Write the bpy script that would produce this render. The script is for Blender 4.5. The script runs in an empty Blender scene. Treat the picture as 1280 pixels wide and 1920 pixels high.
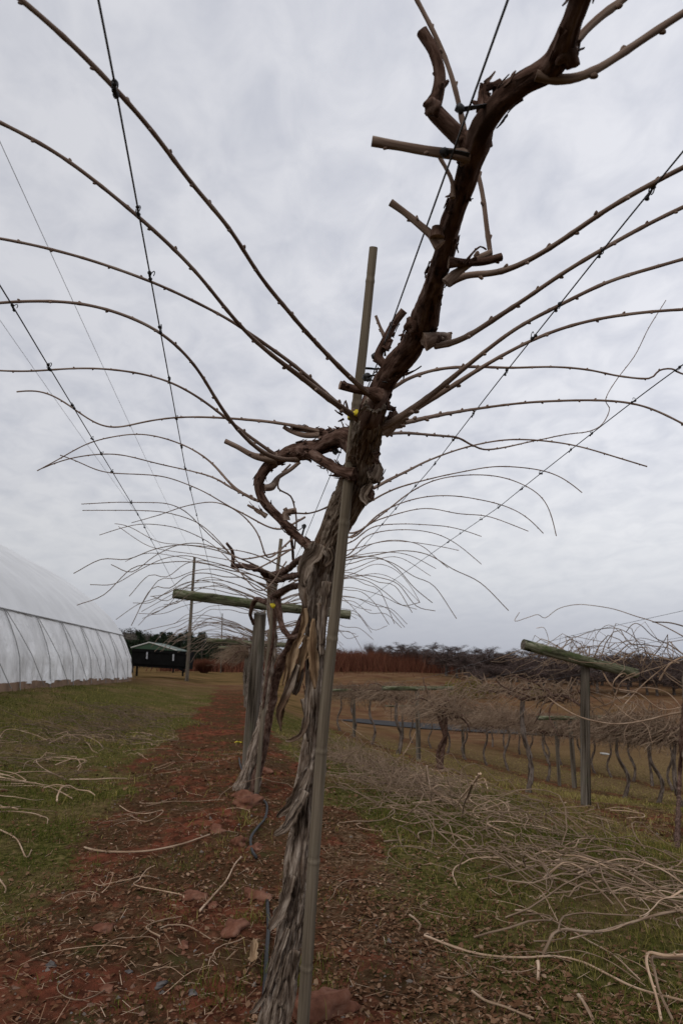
import bpy, math, random
import numpy as np
from math import radians, sin, cos, pi
random.seed(11); rng = np.random.default_rng(11)
scn = bpy.context.scene
col = scn.collection

# ---------------------------------------------------------------- camera
EYE = 1.08; FPX = 1280.0; HOR = 1240.0; VPX = 451.0
PITCH = math.atan((HOR-960)/FPX)
YAW = math.atan((640-VPX)/FPX*cos(PITCH))
cam_d = bpy.data.cameras.new('camera'); cam = bpy.data.objects.new('camera', cam_d); col.objects.link(cam)
cam.location = (0, 0, EYE); cam.rotation_euler = (pi/2+PITCH, 0, -YAW)
cam_d.sensor_fit = 'VERTICAL'; cam_d.sensor_height = 36; cam_d.lens = 24
cam_d.clip_start = 0.02; cam_d.clip_end = 4000
cam_d.dof.use_dof = True; cam_d.dof.focus_distance = 1.75; cam_d.dof.aperture_fstop = 9
scn.camera = cam
# ---------------------------------------------------------------- world (overcast)
w = bpy.data.worlds.new('World'); scn.world = w; w.use_nodes = True
SUN_EL, SUN_ROT = radians(38), radians(215)
nt = w.node_tree; nt.nodes.clear()
def N(t, ty, **k):
    n = t.nodes.new(ty)
    for a, b in k.items():
        if a in n.inputs: n.inputs[a].default_value = b
        else: setattr(n, a, b)
    return n
L = nt.links.new
out = N(nt, 'ShaderNodeOutputWorld')
sky = N(nt, 'ShaderNodeTexSky', sky_type='NISHITA', sun_disc=False, sun_elevation=SUN_EL, sun_rotation=SUN_ROT)
tcn = N(nt, 'ShaderNodeTexCoord'); sep = N(nt, 'ShaderNodeSeparateXYZ'); L(tcn.outputs['Generated'], sep.inputs[0])
den = N(nt, 'ShaderNodeMath', operation='ADD'); den.inputs[1].default_value = 0.22; 
mx = N(nt, 'ShaderNodeMath', operation='MAXIMUM'); mx.inputs[1].default_value = 0.0
L(sep.outputs['Z'], mx.inputs[0]); L(mx.outputs[0], den.inputs[0])
dx = N(nt, 'ShaderNodeMath', operation='DIVIDE'); L(sep.outputs['X'], dx.inputs[0]); L(den.outputs[0], dx.inputs[1])
dy = N(nt, 'ShaderNodeMath', operation='DIVIDE'); L(sep.outputs['Y'], dy.inputs[0]); L(den.outputs[0], dy.inputs[1])
cb = N(nt, 'ShaderNodeCombineXYZ'); L(dx.outputs[0], cb.inputs[0]); L(dy.outputs[0], cb.inputs[1])
mp = N(nt, 'ShaderNodeMapping'); mp.inputs['Rotation'].default_value = (0, 0, radians(35)); mp.inputs['Scale'].default_value = (1.25, 1.0, 1)
L(cb.outputs[0], mp.inputs[0])
n1 = N(nt, 'ShaderNodeTexNoise', Scale=8.0, Detail=5.0, Roughness=0.55, Distortion=0.4); L(mp.outputs[0], n1.inputs['Vector'])
n2 = N(nt, 'ShaderNodeTexNoise', Scale=0.9, Detail=3.0, Roughness=0.5); L(mp.outputs[0], n2.inputs['Vector'])
ad = N(nt, 'ShaderNodeMix', data_type='FLOAT'); ad.inputs[0].default_value = 0.30
L(n1.outputs[0], ad.inputs[2]); L(n2.outputs[0], ad.inputs[3])
rp = N(nt, 'ShaderNodeValToRGB'); L(ad.outputs[0], rp.inputs[0])
e = rp.color_ramp.elements
e[0].position = 0.34; e[0].color = (0.53, 0.555, 0.635, 1)
e[1].position = 0.60; e[1].color = (0.76, 0.77, 0.82, 1)
# towards the horizon the cloud sheet turns smoother and bluer
hz = N(nt, 'ShaderNodeMapRange'); hz.inputs['From Min'].default_value = 0.0; hz.inputs['From Max'].default_value = 0.30
L(sep.outputs['Z'], hz.inputs['Value'])
hr = N(nt, 'ShaderNodeValToRGB'); L(sep.outputs['Z'], hr.inputs[0])
h = hr.color_ramp.elements
h[0].position = 0.0; h[0].color = (0.39, 0.41, 0.475, 1)
h[1].position = 0.18; h[1].color = (0.70, 0.705, 0.72, 1)
q = h.new(0.055); q.color = (0.46, 0.475, 0.53, 1)
q = h.new(0.11); q.color = (0.60, 0.61, 0.64, 1)
q = h.new(0.4); q.color = (0.66, 0.665, 0.715, 1)
mixc = N(nt, 'ShaderNodeMix', data_type='RGBA'); L(hz.outputs[0], mixc.inputs[0]); L(hr.outputs[0], mixc.inputs[6]); L(rp.outputs[0], mixc.inputs[7])
mulh = N(nt, 'ShaderNodeMix', data_type='RGBA'); mulh.inputs[0].default_value = 0.3
L(mixc.outputs[2], mulh.inputs[6]); L(hr.outputs[0], mulh.inputs[7])
bg1 = N(nt, 'ShaderNodeBackground', Strength=0.05); L(sky.outputs[0], bg1.inputs[0])
dl = N(nt, 'ShaderNodeVectorMath', operation='DOT_PRODUCT'); L(tcn.outputs['Generated'], dl.inputs[0]); dl.inputs[1].default_value = (0.97, -0.14, 0.0)
dr2 = N(nt, 'ShaderNodeMapRange'); dr2.inputs['From Min'].default_value = -0.42; dr2.inputs['From Max'].default_value = 0.4; dr2.inputs['To Min'].default_value = 0.82; dr2.inputs['To Max'].default_value = 1.03; L(dl.outputs['Value'], dr2.inputs['Value'])
vs_ = N(nt, 'ShaderNodeVectorMath', operation='SCALE'); L(mulh.outputs[2], vs_.inputs[0]); L(dr2.outputs[0], vs_.inputs['Scale'])
bg2 = N(nt, 'ShaderNodeBackground', Strength=1.04); L(vs_.outputs[0], bg2.inputs[0])
msh = N(nt, 'ShaderNodeMixShader'); msh.inputs[0].default_value = 0.94
L(bg1.outputs[0], msh.inputs[1]); L(bg2.outputs[0], msh.inputs[2]); L(msh.outputs[0], out.inputs[0])
# ---------------------------------------------------------------- sun (weak, behind thick cloud)
sd = bpy.data.lights.new('sun', 'SUN'); so = bpy.data.objects.new('sun', sd); col.objects.link(so)
sd.energy = 1.15; sd.angle = radians(28); sd.color = (1.0, 0.93, 0.84)
so.rotation_euler = (radians(52), 0, radians(-35))
scn.view_settings.view_transform = 'Standard'; scn.view_settings.look = 'None'
scn.view_settings.exposure = 0.12; scn.view_settings.gamma = 1.0
scn.cycles.max_bounces = 5; scn.cycles.diffuse_bounces = 3; scn.cycles.use_denoising = True

# ---------------------------------------------------------------- noise
_t = rng.random(4096)
def _h(i, j, k): return _t[(i*73856093 ^ j*19349663 ^ k*83492791) & 4095]
def vnoise(x, y, z=0.0):
    x, y, z = np.broadcast_arrays(np.asarray(x, float), np.asarray(y, float), np.asarray(z, float))
    xi = np.floor(x).astype(np.int64); yi = np.floor(y).astype(np.int64); zi = np.floor(z).astype(np.int64)
    fx, fy, fz = x-xi, y-yi, z-zi
    fx = fx*fx*(3-2*fx); fy = fy*fy*(3-2*fy); fz = fz*fz*(3-2*fz)
    r = 0
    for a in (0, 1):
        for b in (0, 1):
            for c in (0, 1):
                r = r + _h(xi+a, yi+b, zi+c)*(fx if a else 1-fx)*(fy if b else 1-fy)*(fz if c else 1-fz)
    return r*2-1
def fbm(x, y, z=0.0, o=4):
    r = 0; a = 1.0; f = 1.0
    for i in range(o):
        r = r + a*vnoise(np.asarray(x)*f+i*17.3, np.asarray(y)*f+i*5.1, np.asarray(z)*f); a *= .5; f *= 2.03
    return r
def sst(a, b, x):
    t = np.clip((np.asarray(x, float)-a)/(b-a), 0, 1); return t*t*(3-2*t)

# ---------------------------------------------------------------- terrain
ROWX = (0.2, 4.2, 7.9, 12.2)
def soilmask(X, Y):
    wob = 0.30*fbm(np.asarray(X)*1.1, np.asarray(Y)*.8, 3.0, 4)
    m = 1-sst(.72, 1.25, np.abs(X+0.17)+wob)
    for r in ROWX[1:]:
        m = np.maximum(m, 0.6*(1-sst(.35, .85, np.abs(X-r)+wob)))
    return m
def zbase(X, Y):
    X = np.asarray(X, float); Y = np.asarray(Y, float)
    g = -.25*sst(6, 14, Y)
    Ls = sst(-1.0, -5.5, X)*(.15+.5*sst(6, 15, Y)-.26*sst(16, 36, Y))
    Xp = np.maximum(X-.2, 0); Yp = np.maximum(Y, 0)
    R = -3.0*(1-np.exp(-Xp*.018*Yp/3.0))
    z = g+Ls+R
    far = -.05-sst(14, 50, X)*1.6-sst(-15, -120, X)*(-1.5)
    return z+(far-z)*sst(50, 92, Y)
def zg(X, Y):
    X = np.asarray(X, float); Y = np.asarray(Y, float)
    near = 1-sst(20, 60, np.hypot(X, Y))
    z = zbase(X, Y)+near*(.03*fbm(X*.8, Y*.8, 0, 3)+.012*fbm(X*4, Y*4, 9, 3))
    z = z+near*soilmask(X, Y)*.016*np.abs(fbm(X*13, Y*13, 4, 3))
    z = z - .05*soilmask(X, Y)*(1-sst(3, 10, Y))*0
    return z
def zgf(x, y): return float(zg(x, y))

# ---------------------------------------------------------------- projection helpers (pixels of the 1280x1920 photo)
f_ = np.array([sin(YAW)*cos(PITCH), cos(YAW)*cos(PITCH), sin(PITCH)])
r_ = np.array([cos(YAW), -sin(YAW), 0.0]); u_ = np.cross(r_, f_)
C0 = np.array([0, 0, EYE])
def ray(u, v): return f_+r_*((u-640)/FPX)+u_*((960-v)/FPX)
def atZ(u, v, z):
    d = ray(u, v); return C0+d*((z-EYE)/d[2])
def atY(u, v, Y):
    d = ray(u, v); return C0+d*(Y/d[1])
def atX(u, v, X):
    d = ray(u, v); return C0+d*(X/d[0])
def proj(p):
    q = np.asarray(p, float)-C0; c = q@f_
    return 640+FPX*(q@r_)/c, 960-FPX*(q@u_)/c
def onG(u, v, h=0.0):
    d = ray(u, v); t = .5
    for i in range(4000):
        p = C0+d*t
        if p[2] <= float(zbase(p[0], p[1]))+h: break
        t *= 1.004
    p[2] = zgf(p[0], p[1])+h
    return p

# ---------------------------------------------------------------- mesh builder
class MB:
    def __init__(s): s.v = []; s.q = []; s.t = []; s.a = []; s.n = 0; s.qm = []; s.tm = []
    def add(s, v, q=None, t=None, a=None, m=0):
        v = np.asarray(v, float).reshape(-1, 3)
        s.v.append(v); s.a.append(np.zeros_like(v) if a is None else np.asarray(a, float).reshape(-1, 3))
        if q is not None and len(q): q = np.asarray(q, int).reshape(-1, 4); s.q.append(q+s.n); s.qm.append(np.full(len(q), m))
        if t is not None and len(t): t = np.asarray(t, int).reshape(-1, 3); s.t.append(t+s.n); s.tm.append(np.full(len(t), m))
        s.n += len(v)
    def build(s, name, mats, parent=None, origin=None, smooth=True):
        v = np.concatenate(s.v); a = np.concatenate(s.a)
        if parent is not None:
            pw = parent_world(parent); v = v-pw
        else:
            origin = np.asarray(v[0] if origin is None else origin, float); v = v-origin
        me = bpy.data.meshes.new(name)
        q = np.concatenate(s.q) if s.q else np.zeros((0, 4), int); t = np.concatenate(s.t) if s.t else np.zeros((0, 3), int)
        mi = np.concatenate((s.qm+s.tm)) if (s.qm or s.tm) else np.zeros(0)
        nl = len(q)*4+len(t)*3
        me.vertices.add(len(v)); me.vertices.foreach_set('co', v.astype(np.float32).ravel())
        me.loops.add(nl); me.loops.foreach_set('vertex_index', np.concatenate([q.ravel(), t.ravel()]).astype(np.int32))
        me.polygons.add(len(q)+len(t))
        st = np.concatenate([np.arange(len(q))*4, len(q)*4+np.arange(len(t))*3]).astype(np.int32)
        me.polygons.foreach_set('loop_start', st)
        me.polygons.foreach_set('material_index', mi.astype(np.int32))
        me.polygons.foreach_set('use_smooth', np.full(len(q)+len(t), smooth))
        at = me.attributes.new('tc', 'FLOAT_VECTOR', 'POINT'); at.data.foreach_set('vector', a.astype(np.float32).ravel())
        me.update(calc_edges=True); me.validate()
        for m in (mats if isinstance(mats, (list, tuple)) else [mats]): me.materials.append(m)
        o = bpy.data.objects.new(name, me); col.objects.link(o)
        if parent is not None: o.parent = parent
        else: o.location = origin
        return o
def parent_world(p):
    w_ = np.zeros(3)
    while p is not None: w_ = w_+np.array(p.location); p = p.parent
    return w_
def empty(name, loc, rz=0):
    o = bpy.data.objects.new(name, None); o.empty_display_size = .1; col.objects.link(o); o.location = tuple(float(c) for c in loc); o.rotation_euler = (0, 0, rz); return o
def tag(o, label=None, cat=None, group=None, kind=None):
    if label: o['label'] = label
    if cat: o['category'] = cat
    if group: o['group'] = group
    if kind: o['kind'] = kind
    return o
def dup(root, loc, rz, label, group=None):
    r = root.copy(); col.objects.link(r); r.location = loc; r.rotation_euler = (0, 0, rz); r['label'] = label
    if group: r['group'] = group
    for ch in list(root.children):
        c = ch.copy(); col.objects.link(c); c.parent = r
        for g in ch.children:
            d = g.copy(); col.objects.link(d); d.parent = c
    return r

def resample(P, step, R=None):
    """Catmull-Rom through P (n,3), sampled about every step"""
    P = np.asarray(P, float); n = len(P)
    if R is None: R = np.ones(n)
    R = np.asarray(R, float)
    Q = np.vstack([2*P[0]-P[1], P, 2*P[-1]-P[-2]])
    outp, outr = [], []
    for i in range(n-1):
        p0, p1, p2, p3 = Q[i:i+4]
        k = max(1, int(np.ceil(np.linalg.norm(p2-p1)/step)))
        t = (np.arange(k)/k)[:, None]
        a = .5*((2*p1)+(-p0+p2)*t+(2*p0-5*p1+4*p2-p3)*t*t+(-p0+3*p1-3*p2+p3)*t**3)
        outp.append(a); outr.append(R[i]+(R[i+1]-R[i])*t[:, 0])
    outp.append(P[-1:]); outr.append(R[-1:])
    return np.concatenate(outp), np.concatenate(outr)
def tube(mb, P, R, sides=8, cap=True, disp=None, m=0, mcap=None, v0=0.0, round_end=False):
    P = np.asarray(P, float); n = len(P); R = np.broadcast_to(np.asarray(R, float), (n,)).copy()
    T = np.gradient(P, axis=0); T /= np.linalg.norm(T, axis=1)[:, None]+1e-12
    up = np.array([0.13, 0.2, 1.0]) if abs(T[0][2]) < .9 else np.array([1.0, .1, 0])
    A = np.cross(T[0], up); A /= np.linalg.norm(A)
    As = [A]
    for i in range(1, n):
        A = As[-1]-T[i]*np.dot(As[-1], T[i]); A /= np.linalg.norm(A)+1e-12; As.append(A)
    As = np.array(As); Bs = np.cross(T, As)
    th = np.arange(sides)*2*pi/sides
    s = np.concatenate([[0], np.cumsum(np.linalg.norm(np.diff(P, axis=0), axis=1))])+v0
    ct, st_ = np.cos(th)[None, :], np.sin(th)[None, :]
    RR = R[:, None]*np.ones((1, sides))
    if disp is not None: RR = RR*(1+disp(ct, st_, s[:, None], R[:, None]))
    V = P[:, None, :]+RR[..., None]*(ct[..., None]*As[:, None, :]+st_[..., None]*Bs[:, None, :])
    tc = np.stack([R[:, None]*ct, R[:, None]*st_, s[:, None]*np.ones((1, sides))], -1)
    i = np.arange(n-1)[:, None]; j = np.arange(sides)[None, :]; j2 = (j+1) % sides
    q = np.stack([i*sides+j, i*sides+j2, (i+1)*sides+j2, (i+1)*sides+j], -1).reshape(-1, 4)
    # outward orientation
    mb.add(V, q, None, tc, m)
    if cap:
        for e_, rev in ((0, False), (n-1, True)):
            c = P[e_]; ring = V[e_]
            vv = np.vstack([ring, c[None]]); k = np.arange(sides); k2 = (k+1) % sides
            t = np.stack([k, np.full(sides, sides), k2], -1) if not rev else np.stack([k, k2, np.full(sides, sides)], -1)
            mb.add(vv, None, t, np.vstack([tc[e_], tc[e_].mean(0)[None]]), m if mcap is None else mcap)
def box(mb, c, s, m=0, rz=0, rx=0, ry=0):
    hx, hy, hz = s[0]/2, s[1]/2, s[2]/2
    v = np.array([[x, y, z] for x in (-hx, hx) for y in (-hy, hy) for z in (-hz, hz)])
    from mathutils import Euler
    Rm = np.array(Euler((rx, ry, rz)).to_matrix()); v = v@Rm.T+np.asarray(c)
    q = [[0, 1, 3, 2], [4, 6, 7, 5], [0, 4, 5, 1], [2, 3, 7, 6], [0, 2, 6, 4], [1, 5, 7, 3]]
    mb.add(v, q, None, v-np.asarray(c), m)
def blob(mb, c, r, seed=0, amp=.25, nu=10, nv=7, sq=(1, 1, 1), m=0, ang=0):
    th = np.linspace(0, 2*pi, nu, endpoint=False)[None, :]; ph = np.linspace(.001, pi-.001, nv)[:, None]
    d = np.stack([np.sin(ph)*np.cos(th), np.sin(ph)*np.sin(th), np.cos(ph)*np.ones_like(th)], -1)
    k = 1+amp*vnoise(d[..., 0]*1.7+seed*3.1, d[..., 1]*1.7+seed, d[..., 2]*1.7)
    v = d*k[..., None]*r*np.array(sq)
    ca, sa = cos(ang), sin(ang); v = np.stack([v[..., 0]*ca-v[..., 1]*sa, v[..., 0]*sa+v[..., 1]*ca, v[..., 2]], -1)
    i = np.arange(nv-1)[:, None]; j = np.arange(nu)[None, :]; j2 = (j+1) % nu
    q = np.stack([i*nu+j, (i+1)*nu+j, (i+1)*nu+j2, i*nu+j2], -1).reshape(-1, 4)
    mb.add(v+np.asarray(c), q, None, v, m)

# ---------------------------------------------------------------- materials
def mat(name, rough=.9, spec=.03):
    m = bpy.data.materials.new(name); m.use_nodes = True; t = m.node_tree
    b = t.nodes['Principled BSDF']; b.inputs['Roughness'].default_value = rough
    b.inputs['Specular IOR Level'].default_value = spec
    return m, t, b
def ramp(t, src, stops):
    r = t.nodes.new('ShaderNodeValToRGB'); t.links.new(src, r.inputs[0]); el = r.color_ramp.elements
    while len(el) < len(stops): el.new(.5)
    for e_, (p, c) in zip(el, stops): e_.position = p; e_.color = (*c, 1)
    return r.outputs[0]
def tex(t, scale, s=(1, 1, 1), detail=4, rough=.55, attr='tc', dist=0, kind='noise'):
    if attr == 'tc':
        a = t.nodes.new('ShaderNodeAttribute'); a.attribute_name = 'tc'; src = a.outputs['Vector']
    else: a = t.nodes.new('ShaderNodeTexCoord'); src = a.outputs['Object']
    mp_ = t.nodes.new('ShaderNodeMapping'); mp_.inputs['Scale'].default_value = s; t.links.new(src, mp_.inputs[0])
    if kind == 'noise':
        n = t.nodes.new('ShaderNodeTexNoise'); n.inputs['Scale'].default_value = scale; n.inputs['Detail'].default_value = detail
        n.inputs['Roughness'].default_value = rough; n.inputs['Distortion'].default_value = dist
        t.links.new(mp_.outputs[0], n.inputs['Vector']); return n.outputs[0]
    n = t.nodes.new('ShaderNodeTexVoronoi'); n.inputs['Scale'].default_value = scale
    t.links.new(mp_.outputs[0], n.inputs['Vector']); return n.outputs['Distance']
def mixc_(t, fac, a, b, mode='MIX'):
    m = t.nodes.new('ShaderNodeMix'); m.data_type = 'RGBA'; m.blend_type = mode
    for i, x in ((0, fac), (6, a), (7, b)):
        if isinstance(x, (int, float)): m.inputs[i].default_value = x
        elif isinstance(x, tuple): m.inputs[i].default_value = (*x, 1)
        else: t.links.new(x, m.inputs[i])
    return m.outputs[2]
def math_(t, op, a, b=0.0, clamp=False):
    m = t.nodes.new('ShaderNodeMath'); m.operation = op; m.use_clamp = clamp
    for i, x in enumerate((a, b)):
        if isinstance(x, (int, float)): m.inputs[i].default_value = x
        else: t.links.new(x, m.inputs[i])
    return m.outputs[0]
def bump(t, b, h_, strength=.5, dist=.01):
    n = t.nodes.new('ShaderNodeBump'); n.inputs['Strength'].default_value = strength; n.inputs['Distance'].default_value = dist
    t.links.new(h_, n.inputs['Height']); t.links.new(n.outputs[0], b.inputs['Normal'])
def woodlike(name, cols, scale=60, stretch=.08, rough=.9, bs=.6, bd=.004, big=None):
    m, t, b = mat(name, rough); cols = [(.5+(p-.5)*.62, c) for p, c in cols]
    n = tex(t, scale, (1, 1, stretch), 6, .65)
    n2 = tex(t, scale*.25, (1, 1, stretch*2.5), 3)
    mm = t.nodes.new('ShaderNodeMix'); mm.data_type = 'FLOAT'; mm.inputs[0].default_value = .4
    t.links.new(n, mm.inputs[2]); t.links.new(n2, mm.inputs[3])
    c = ramp(t, mm.outputs[0], cols)
    if big:
        f = ramp(t, tex(t, big[0], (1, 1, big[3] if len(big) > 3 else .6), 4), [(big[2], (0, 0, 0)), (big[2]+.12, (1, 1, 1))])
        c = mixc_(t, f, c, big[1])
    t.links.new(c, b.inputs['Base Color']); bump(t, b, mm.outputs[0], bs, bd)
    return m
M = {}
M['bark'] = woodlike('bark', [(.32, (0.0299, 0.0205, 0.0150)), (.43, (0.1127, 0.0832, 0.0630)), (.54, (0.2185, 0.1728, 0.1380)), (.70, (0.4140, 0.3510, 0.2950))], 230, .075, bs=1.0, bd=.008, big=(11, (0.1207, 0.0756, 0.0500), .54, .35))
M['bark_far'] = woodlike('old_bark', [(.32, (.026, .019, .015)), (.43, (.075, .057, .046)), (.54, (.14, .112, .094)), (.70, (.24, .205, .18))], 60, .15, bs=1.0, bd=.01)
M['bark_inner'] = woodlike('inner_bark', [(.36, (0.1020, 0.0615, 0.0351)), (.5, (0.2805, 0.1886, 0.1131)), (.64, (0.3910, 0.2870, 0.1872))], 90, .06, bs=.5)
M['limb'] = woodlike('limb_bark', [(.34, (0.0228, 0.0129, 0.0096)), (.46, (0.0748, 0.0424, 0.0315)), (.58, (0.1202, 0.0754, 0.0591)), (.7, (0.1755, 0.1236, 0.1013))], 110, .25, bs=1.0, bd=.004, big=(14, (0.0455, 0.0265, 0.0198), .55))
M['cane'] = woodlike('cane_bark', [(.32, (0.1126, 0.0732, 0.0554)), (.48, (0.1866, 0.1322, 0.1042)), (.62, (0.2605, 0.1998, 0.1628)), (.75, (0.3238, 0.2643, 0.2247))], 160, .06, rough=.75, bs=.3, bd=.001, big=(5, (0.1619, 0.1016, 0.0749), .55, .35))
M['cane_far'] = woodlike('old_cane', [(.35, (0.1125, 0.0792, 0.0612)), (.6, (0.2250, 0.1764, 0.1394))], 60, .1, bs=.2)
M['cane_dead'] = woodlike('cut_cane', [(.33, (0.2033, 0.1276, 0.0809)), (.48, (0.3485, 0.2420, 0.1656)), (.65, (0.5034, 0.3784, 0.2772))], 120, .06, rough=.7, bs=.3, bd=.001)
M['cane_tan'] = woodlike('tangled_cane', [(.35, (0.1530, 0.0975, 0.0644)), (.6, (0.3400, 0.2496, 0.1785))], 40, .1, bs=.1)
def obrand(m, lo, hi):
    t = m.node_tree; b = t.nodes['Principled BSDF']; src = b.inputs['Base Color'].links[0].from_socket
    oi = t.nodes.new('ShaderNodeObjectInfo'); mr = t.nodes.new('ShaderNodeMapRange'); t.links.new(oi.outputs['Random'], mr.inputs['Value']); mr.inputs['To Min'].default_value = lo; mr.inputs['To Max'].default_value = hi
    v = t.nodes.new('ShaderNodeVectorMath'); v.operation = 'SCALE'; t.links.new(src, v.inputs[0]); t.links.new(mr.outputs[0], v.inputs['Scale']); t.links.new(v.outputs[0], b.inputs['Base Color'])
obrand(M['cane_dead'], .5, 1.3); obrand(M['cane_tan'], .5, .95)
M['cut'] = woodlike('cut_face', [(.3, (.16, .10, .075)), (.6, (.32, .235, .18))], 100, 1, bs=.3)
M['bamboo'] = woodlike('bamboo', [(.3, (0.0920, 0.0739, 0.0540)), (.5, (0.1520, 0.1247, 0.0922)), (.7, (0.2160, 0.1809, 0.1368))], 190, .02, rough=.6, bs=.35, bd=.0015, big=(6, (0.1040, 0.0963, 0.0720), .5, .12))
M['post'] = woodlike('post_wood', [(.34, (.025, .020, .015)), (.43, (.085, .070, .055)), (.56, (.135, .116, .095)), (.72, (.23, .205, .175))], 60, .025, bs=.9, bd=.005, big=(5, (.085, .082, .055), .52, .3))
M['bar_old'] = woodlike('bar_wood', [(.32, (0.0540, 0.0553, 0.0300)), (.5, (0.1350, 0.1318, 0.0750)), (.68, (0.2250, 0.2125, 0.1350))], 50, .05, bs=.7, bd=.004, big=(5, (0.0900, 0.1062, 0.0488), .48, .3))
def bar_mat():
    m, t, b = mat('mossy_bar_wood', .95, .02)
    c = ramp(t, tex(t, 26, (1, 1, .12), 6, .7), [(.38, (.03, .03, .018)), (.47, (.085, .085, .052)), (.56, (.15, .148, .10)), (.66, (.23, .225, .165))])
    pt = ramp(t, tex(t, 9, (1, 1, .5), 5, .7), [(.50, (0, 0, 0)), (.58, (1, 1, 1))]); c = mixc_(t, pt, c, (.055, .068, .030))
    dk = ramp(t, tex(t, 15, (1, 1, .45), 5, .75), [(.57, (0, 0, 0)), (.62, (1, 1, 1))]); c = mixc_(t, dk, c, (.018, .016, .011))
    t.links.new(c, b.inputs['Base Color']); bump(t, b, tex(t, 40, (1, 1, .05), 5, .7), .9, .006); return m
M['bar'] = bar_mat()
M['stone'] = woodlike('red_stone', [(.3, (0.0900, 0.0386, 0.0255)), (.5, (0.1500, 0.0662, 0.0425)), (.7, (0.2100, 0.1104, 0.0765))], 22, 1, bs=.6, bd=.004)
M['greystone'] = woodlike('grey_stone', [(.3, (0.0540, 0.0493, 0.0476)), (.6, (0.1200, 0.1102, 0.1064))], 25, 1, bs=.5, bd=.004)
def plain(name, c, rough=.6, spec=.3, var=.15, scale=20):
    m, t, b = mat(name, rough, spec)
    n = tex(t, scale, attr='obj'); cc = ramp(t, n, [(.3, tuple(x*(1-var) for x in c)), (.7, tuple(min(1, x*(1+var)) for x in c))])
    t.links.new(cc, b.inputs['Base Color']); return m
M['black'] = plain('black_plastic', (.02, .02, .022), .5)
M['wire'] = plain('wire_steel', (.035, .035, .038), .45, .5)
M['cable'] = plain('galvanised_cable', (.28, .29, .31), .5, .5)
M['hose'] = plain('hose_rubber', (.02, .02, .021), .5, .15)
M['yellow'] = plain('yellow_tape', (.65, .52, .03), .5, .3, .2, 80)
M['green_roof'] = plain('green_sheet', (.035, .07, .045), .5, .4)
M['white'] = plain('white_paint', (.42, .42, .40), .6)
M['darkbody'] = plain('black_steel', (.006, .006, .006), .9, .05, .3, 3)
M['board'] = plain('base_board', (.22, .14, .09), .9, .2, .3, 3)
M['pipe'] = plain('tunnel_pipe', (.27, .265, .26), .6)
# instance colour by attribute: tc.x is a per-item random value
M_ = 1
def rndmat(name, stops, rough=.9, trans=0):
    m, t, b = mat(name, rough, .0)
    a = t.nodes.new('ShaderNodeAttribute'); a.attribute_name = 'tc'
    s_ = t.nodes.new('ShaderNodeSeparateXYZ'); t.links.new(a.outputs['Vector'], s_.inputs[0])
    c = ramp(t, s_.outputs[0], stops); t.links.new(c, b.inputs['Base Color'])
    return m
M['grass'] = rndmat('grass_blades', [(0, (0.0454, 0.0605, 0.0111)), (.3, (0.0778, 0.0886, 0.0173)), (.52, (0.1242, 0.1134, 0.0277)), (.8, (0.1998, 0.1620, 0.0525)), (1, (0.2916, 0.2376, 0.0864))], .8)
M['litter'] = rndmat('dead_leaves', [(0, (0.0470, 0.0250, 0.0130)), (.4, (0.1097, 0.0553, 0.0302)), (.7, (0.1881, 0.1115, 0.0684)), (.92, (0.2822, 0.1918, 0.1296)), (1, (0.4389, 0.3302, 0.2376))])
M['clod'] = rndmat('soil_clods', [(0, (0.0756, 0.0295, 0.0172)), (.5, (0.1224, 0.0492, 0.0284)), (.8, (0.1728, 0.0820, 0.0533)), (.93, (0.1440, 0.1115, 0.0888)), (1, (0.1584, 0.1443, 0.1362))])
M['pine'] = rndmat('pine_needles', [(0, (.010, .017, .011)), (.6, (.024, .035, .021)), (1, (.045, .055, .035))])
M['wood_far'] = rndmat('far_twigs', [(0, (.035, .03, .027)), (.6, (.07, .06, .054)), (1, (.11, .10, .085))])
M['redtwig'] = rndmat('red_twigs', [(0, (0.0600, 0.0242, 0.0170)), (.6, (0.1147, 0.0435, 0.0280)), (1, (0.1693, 0.0784, 0.0480))])
M['bushgreen'] = rndmat('yellow_green_leaves', [(0, (.06, .06, .015)), (.6, (.14, .125, .03)), (1, (.22, .19, .06))])
M['orch'] = woodlike('orchard_bark', [(.35, (.045, .036, .032)), (.6, (.11, .092, .083))], 8, .3, bs=.2)
M['orch_twig'] = rndmat('orchard_twigs', [(0, (.045, .030, .027)), (.6, (.085, .06, .054)), (1, (.14, .11, .10))])

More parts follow.
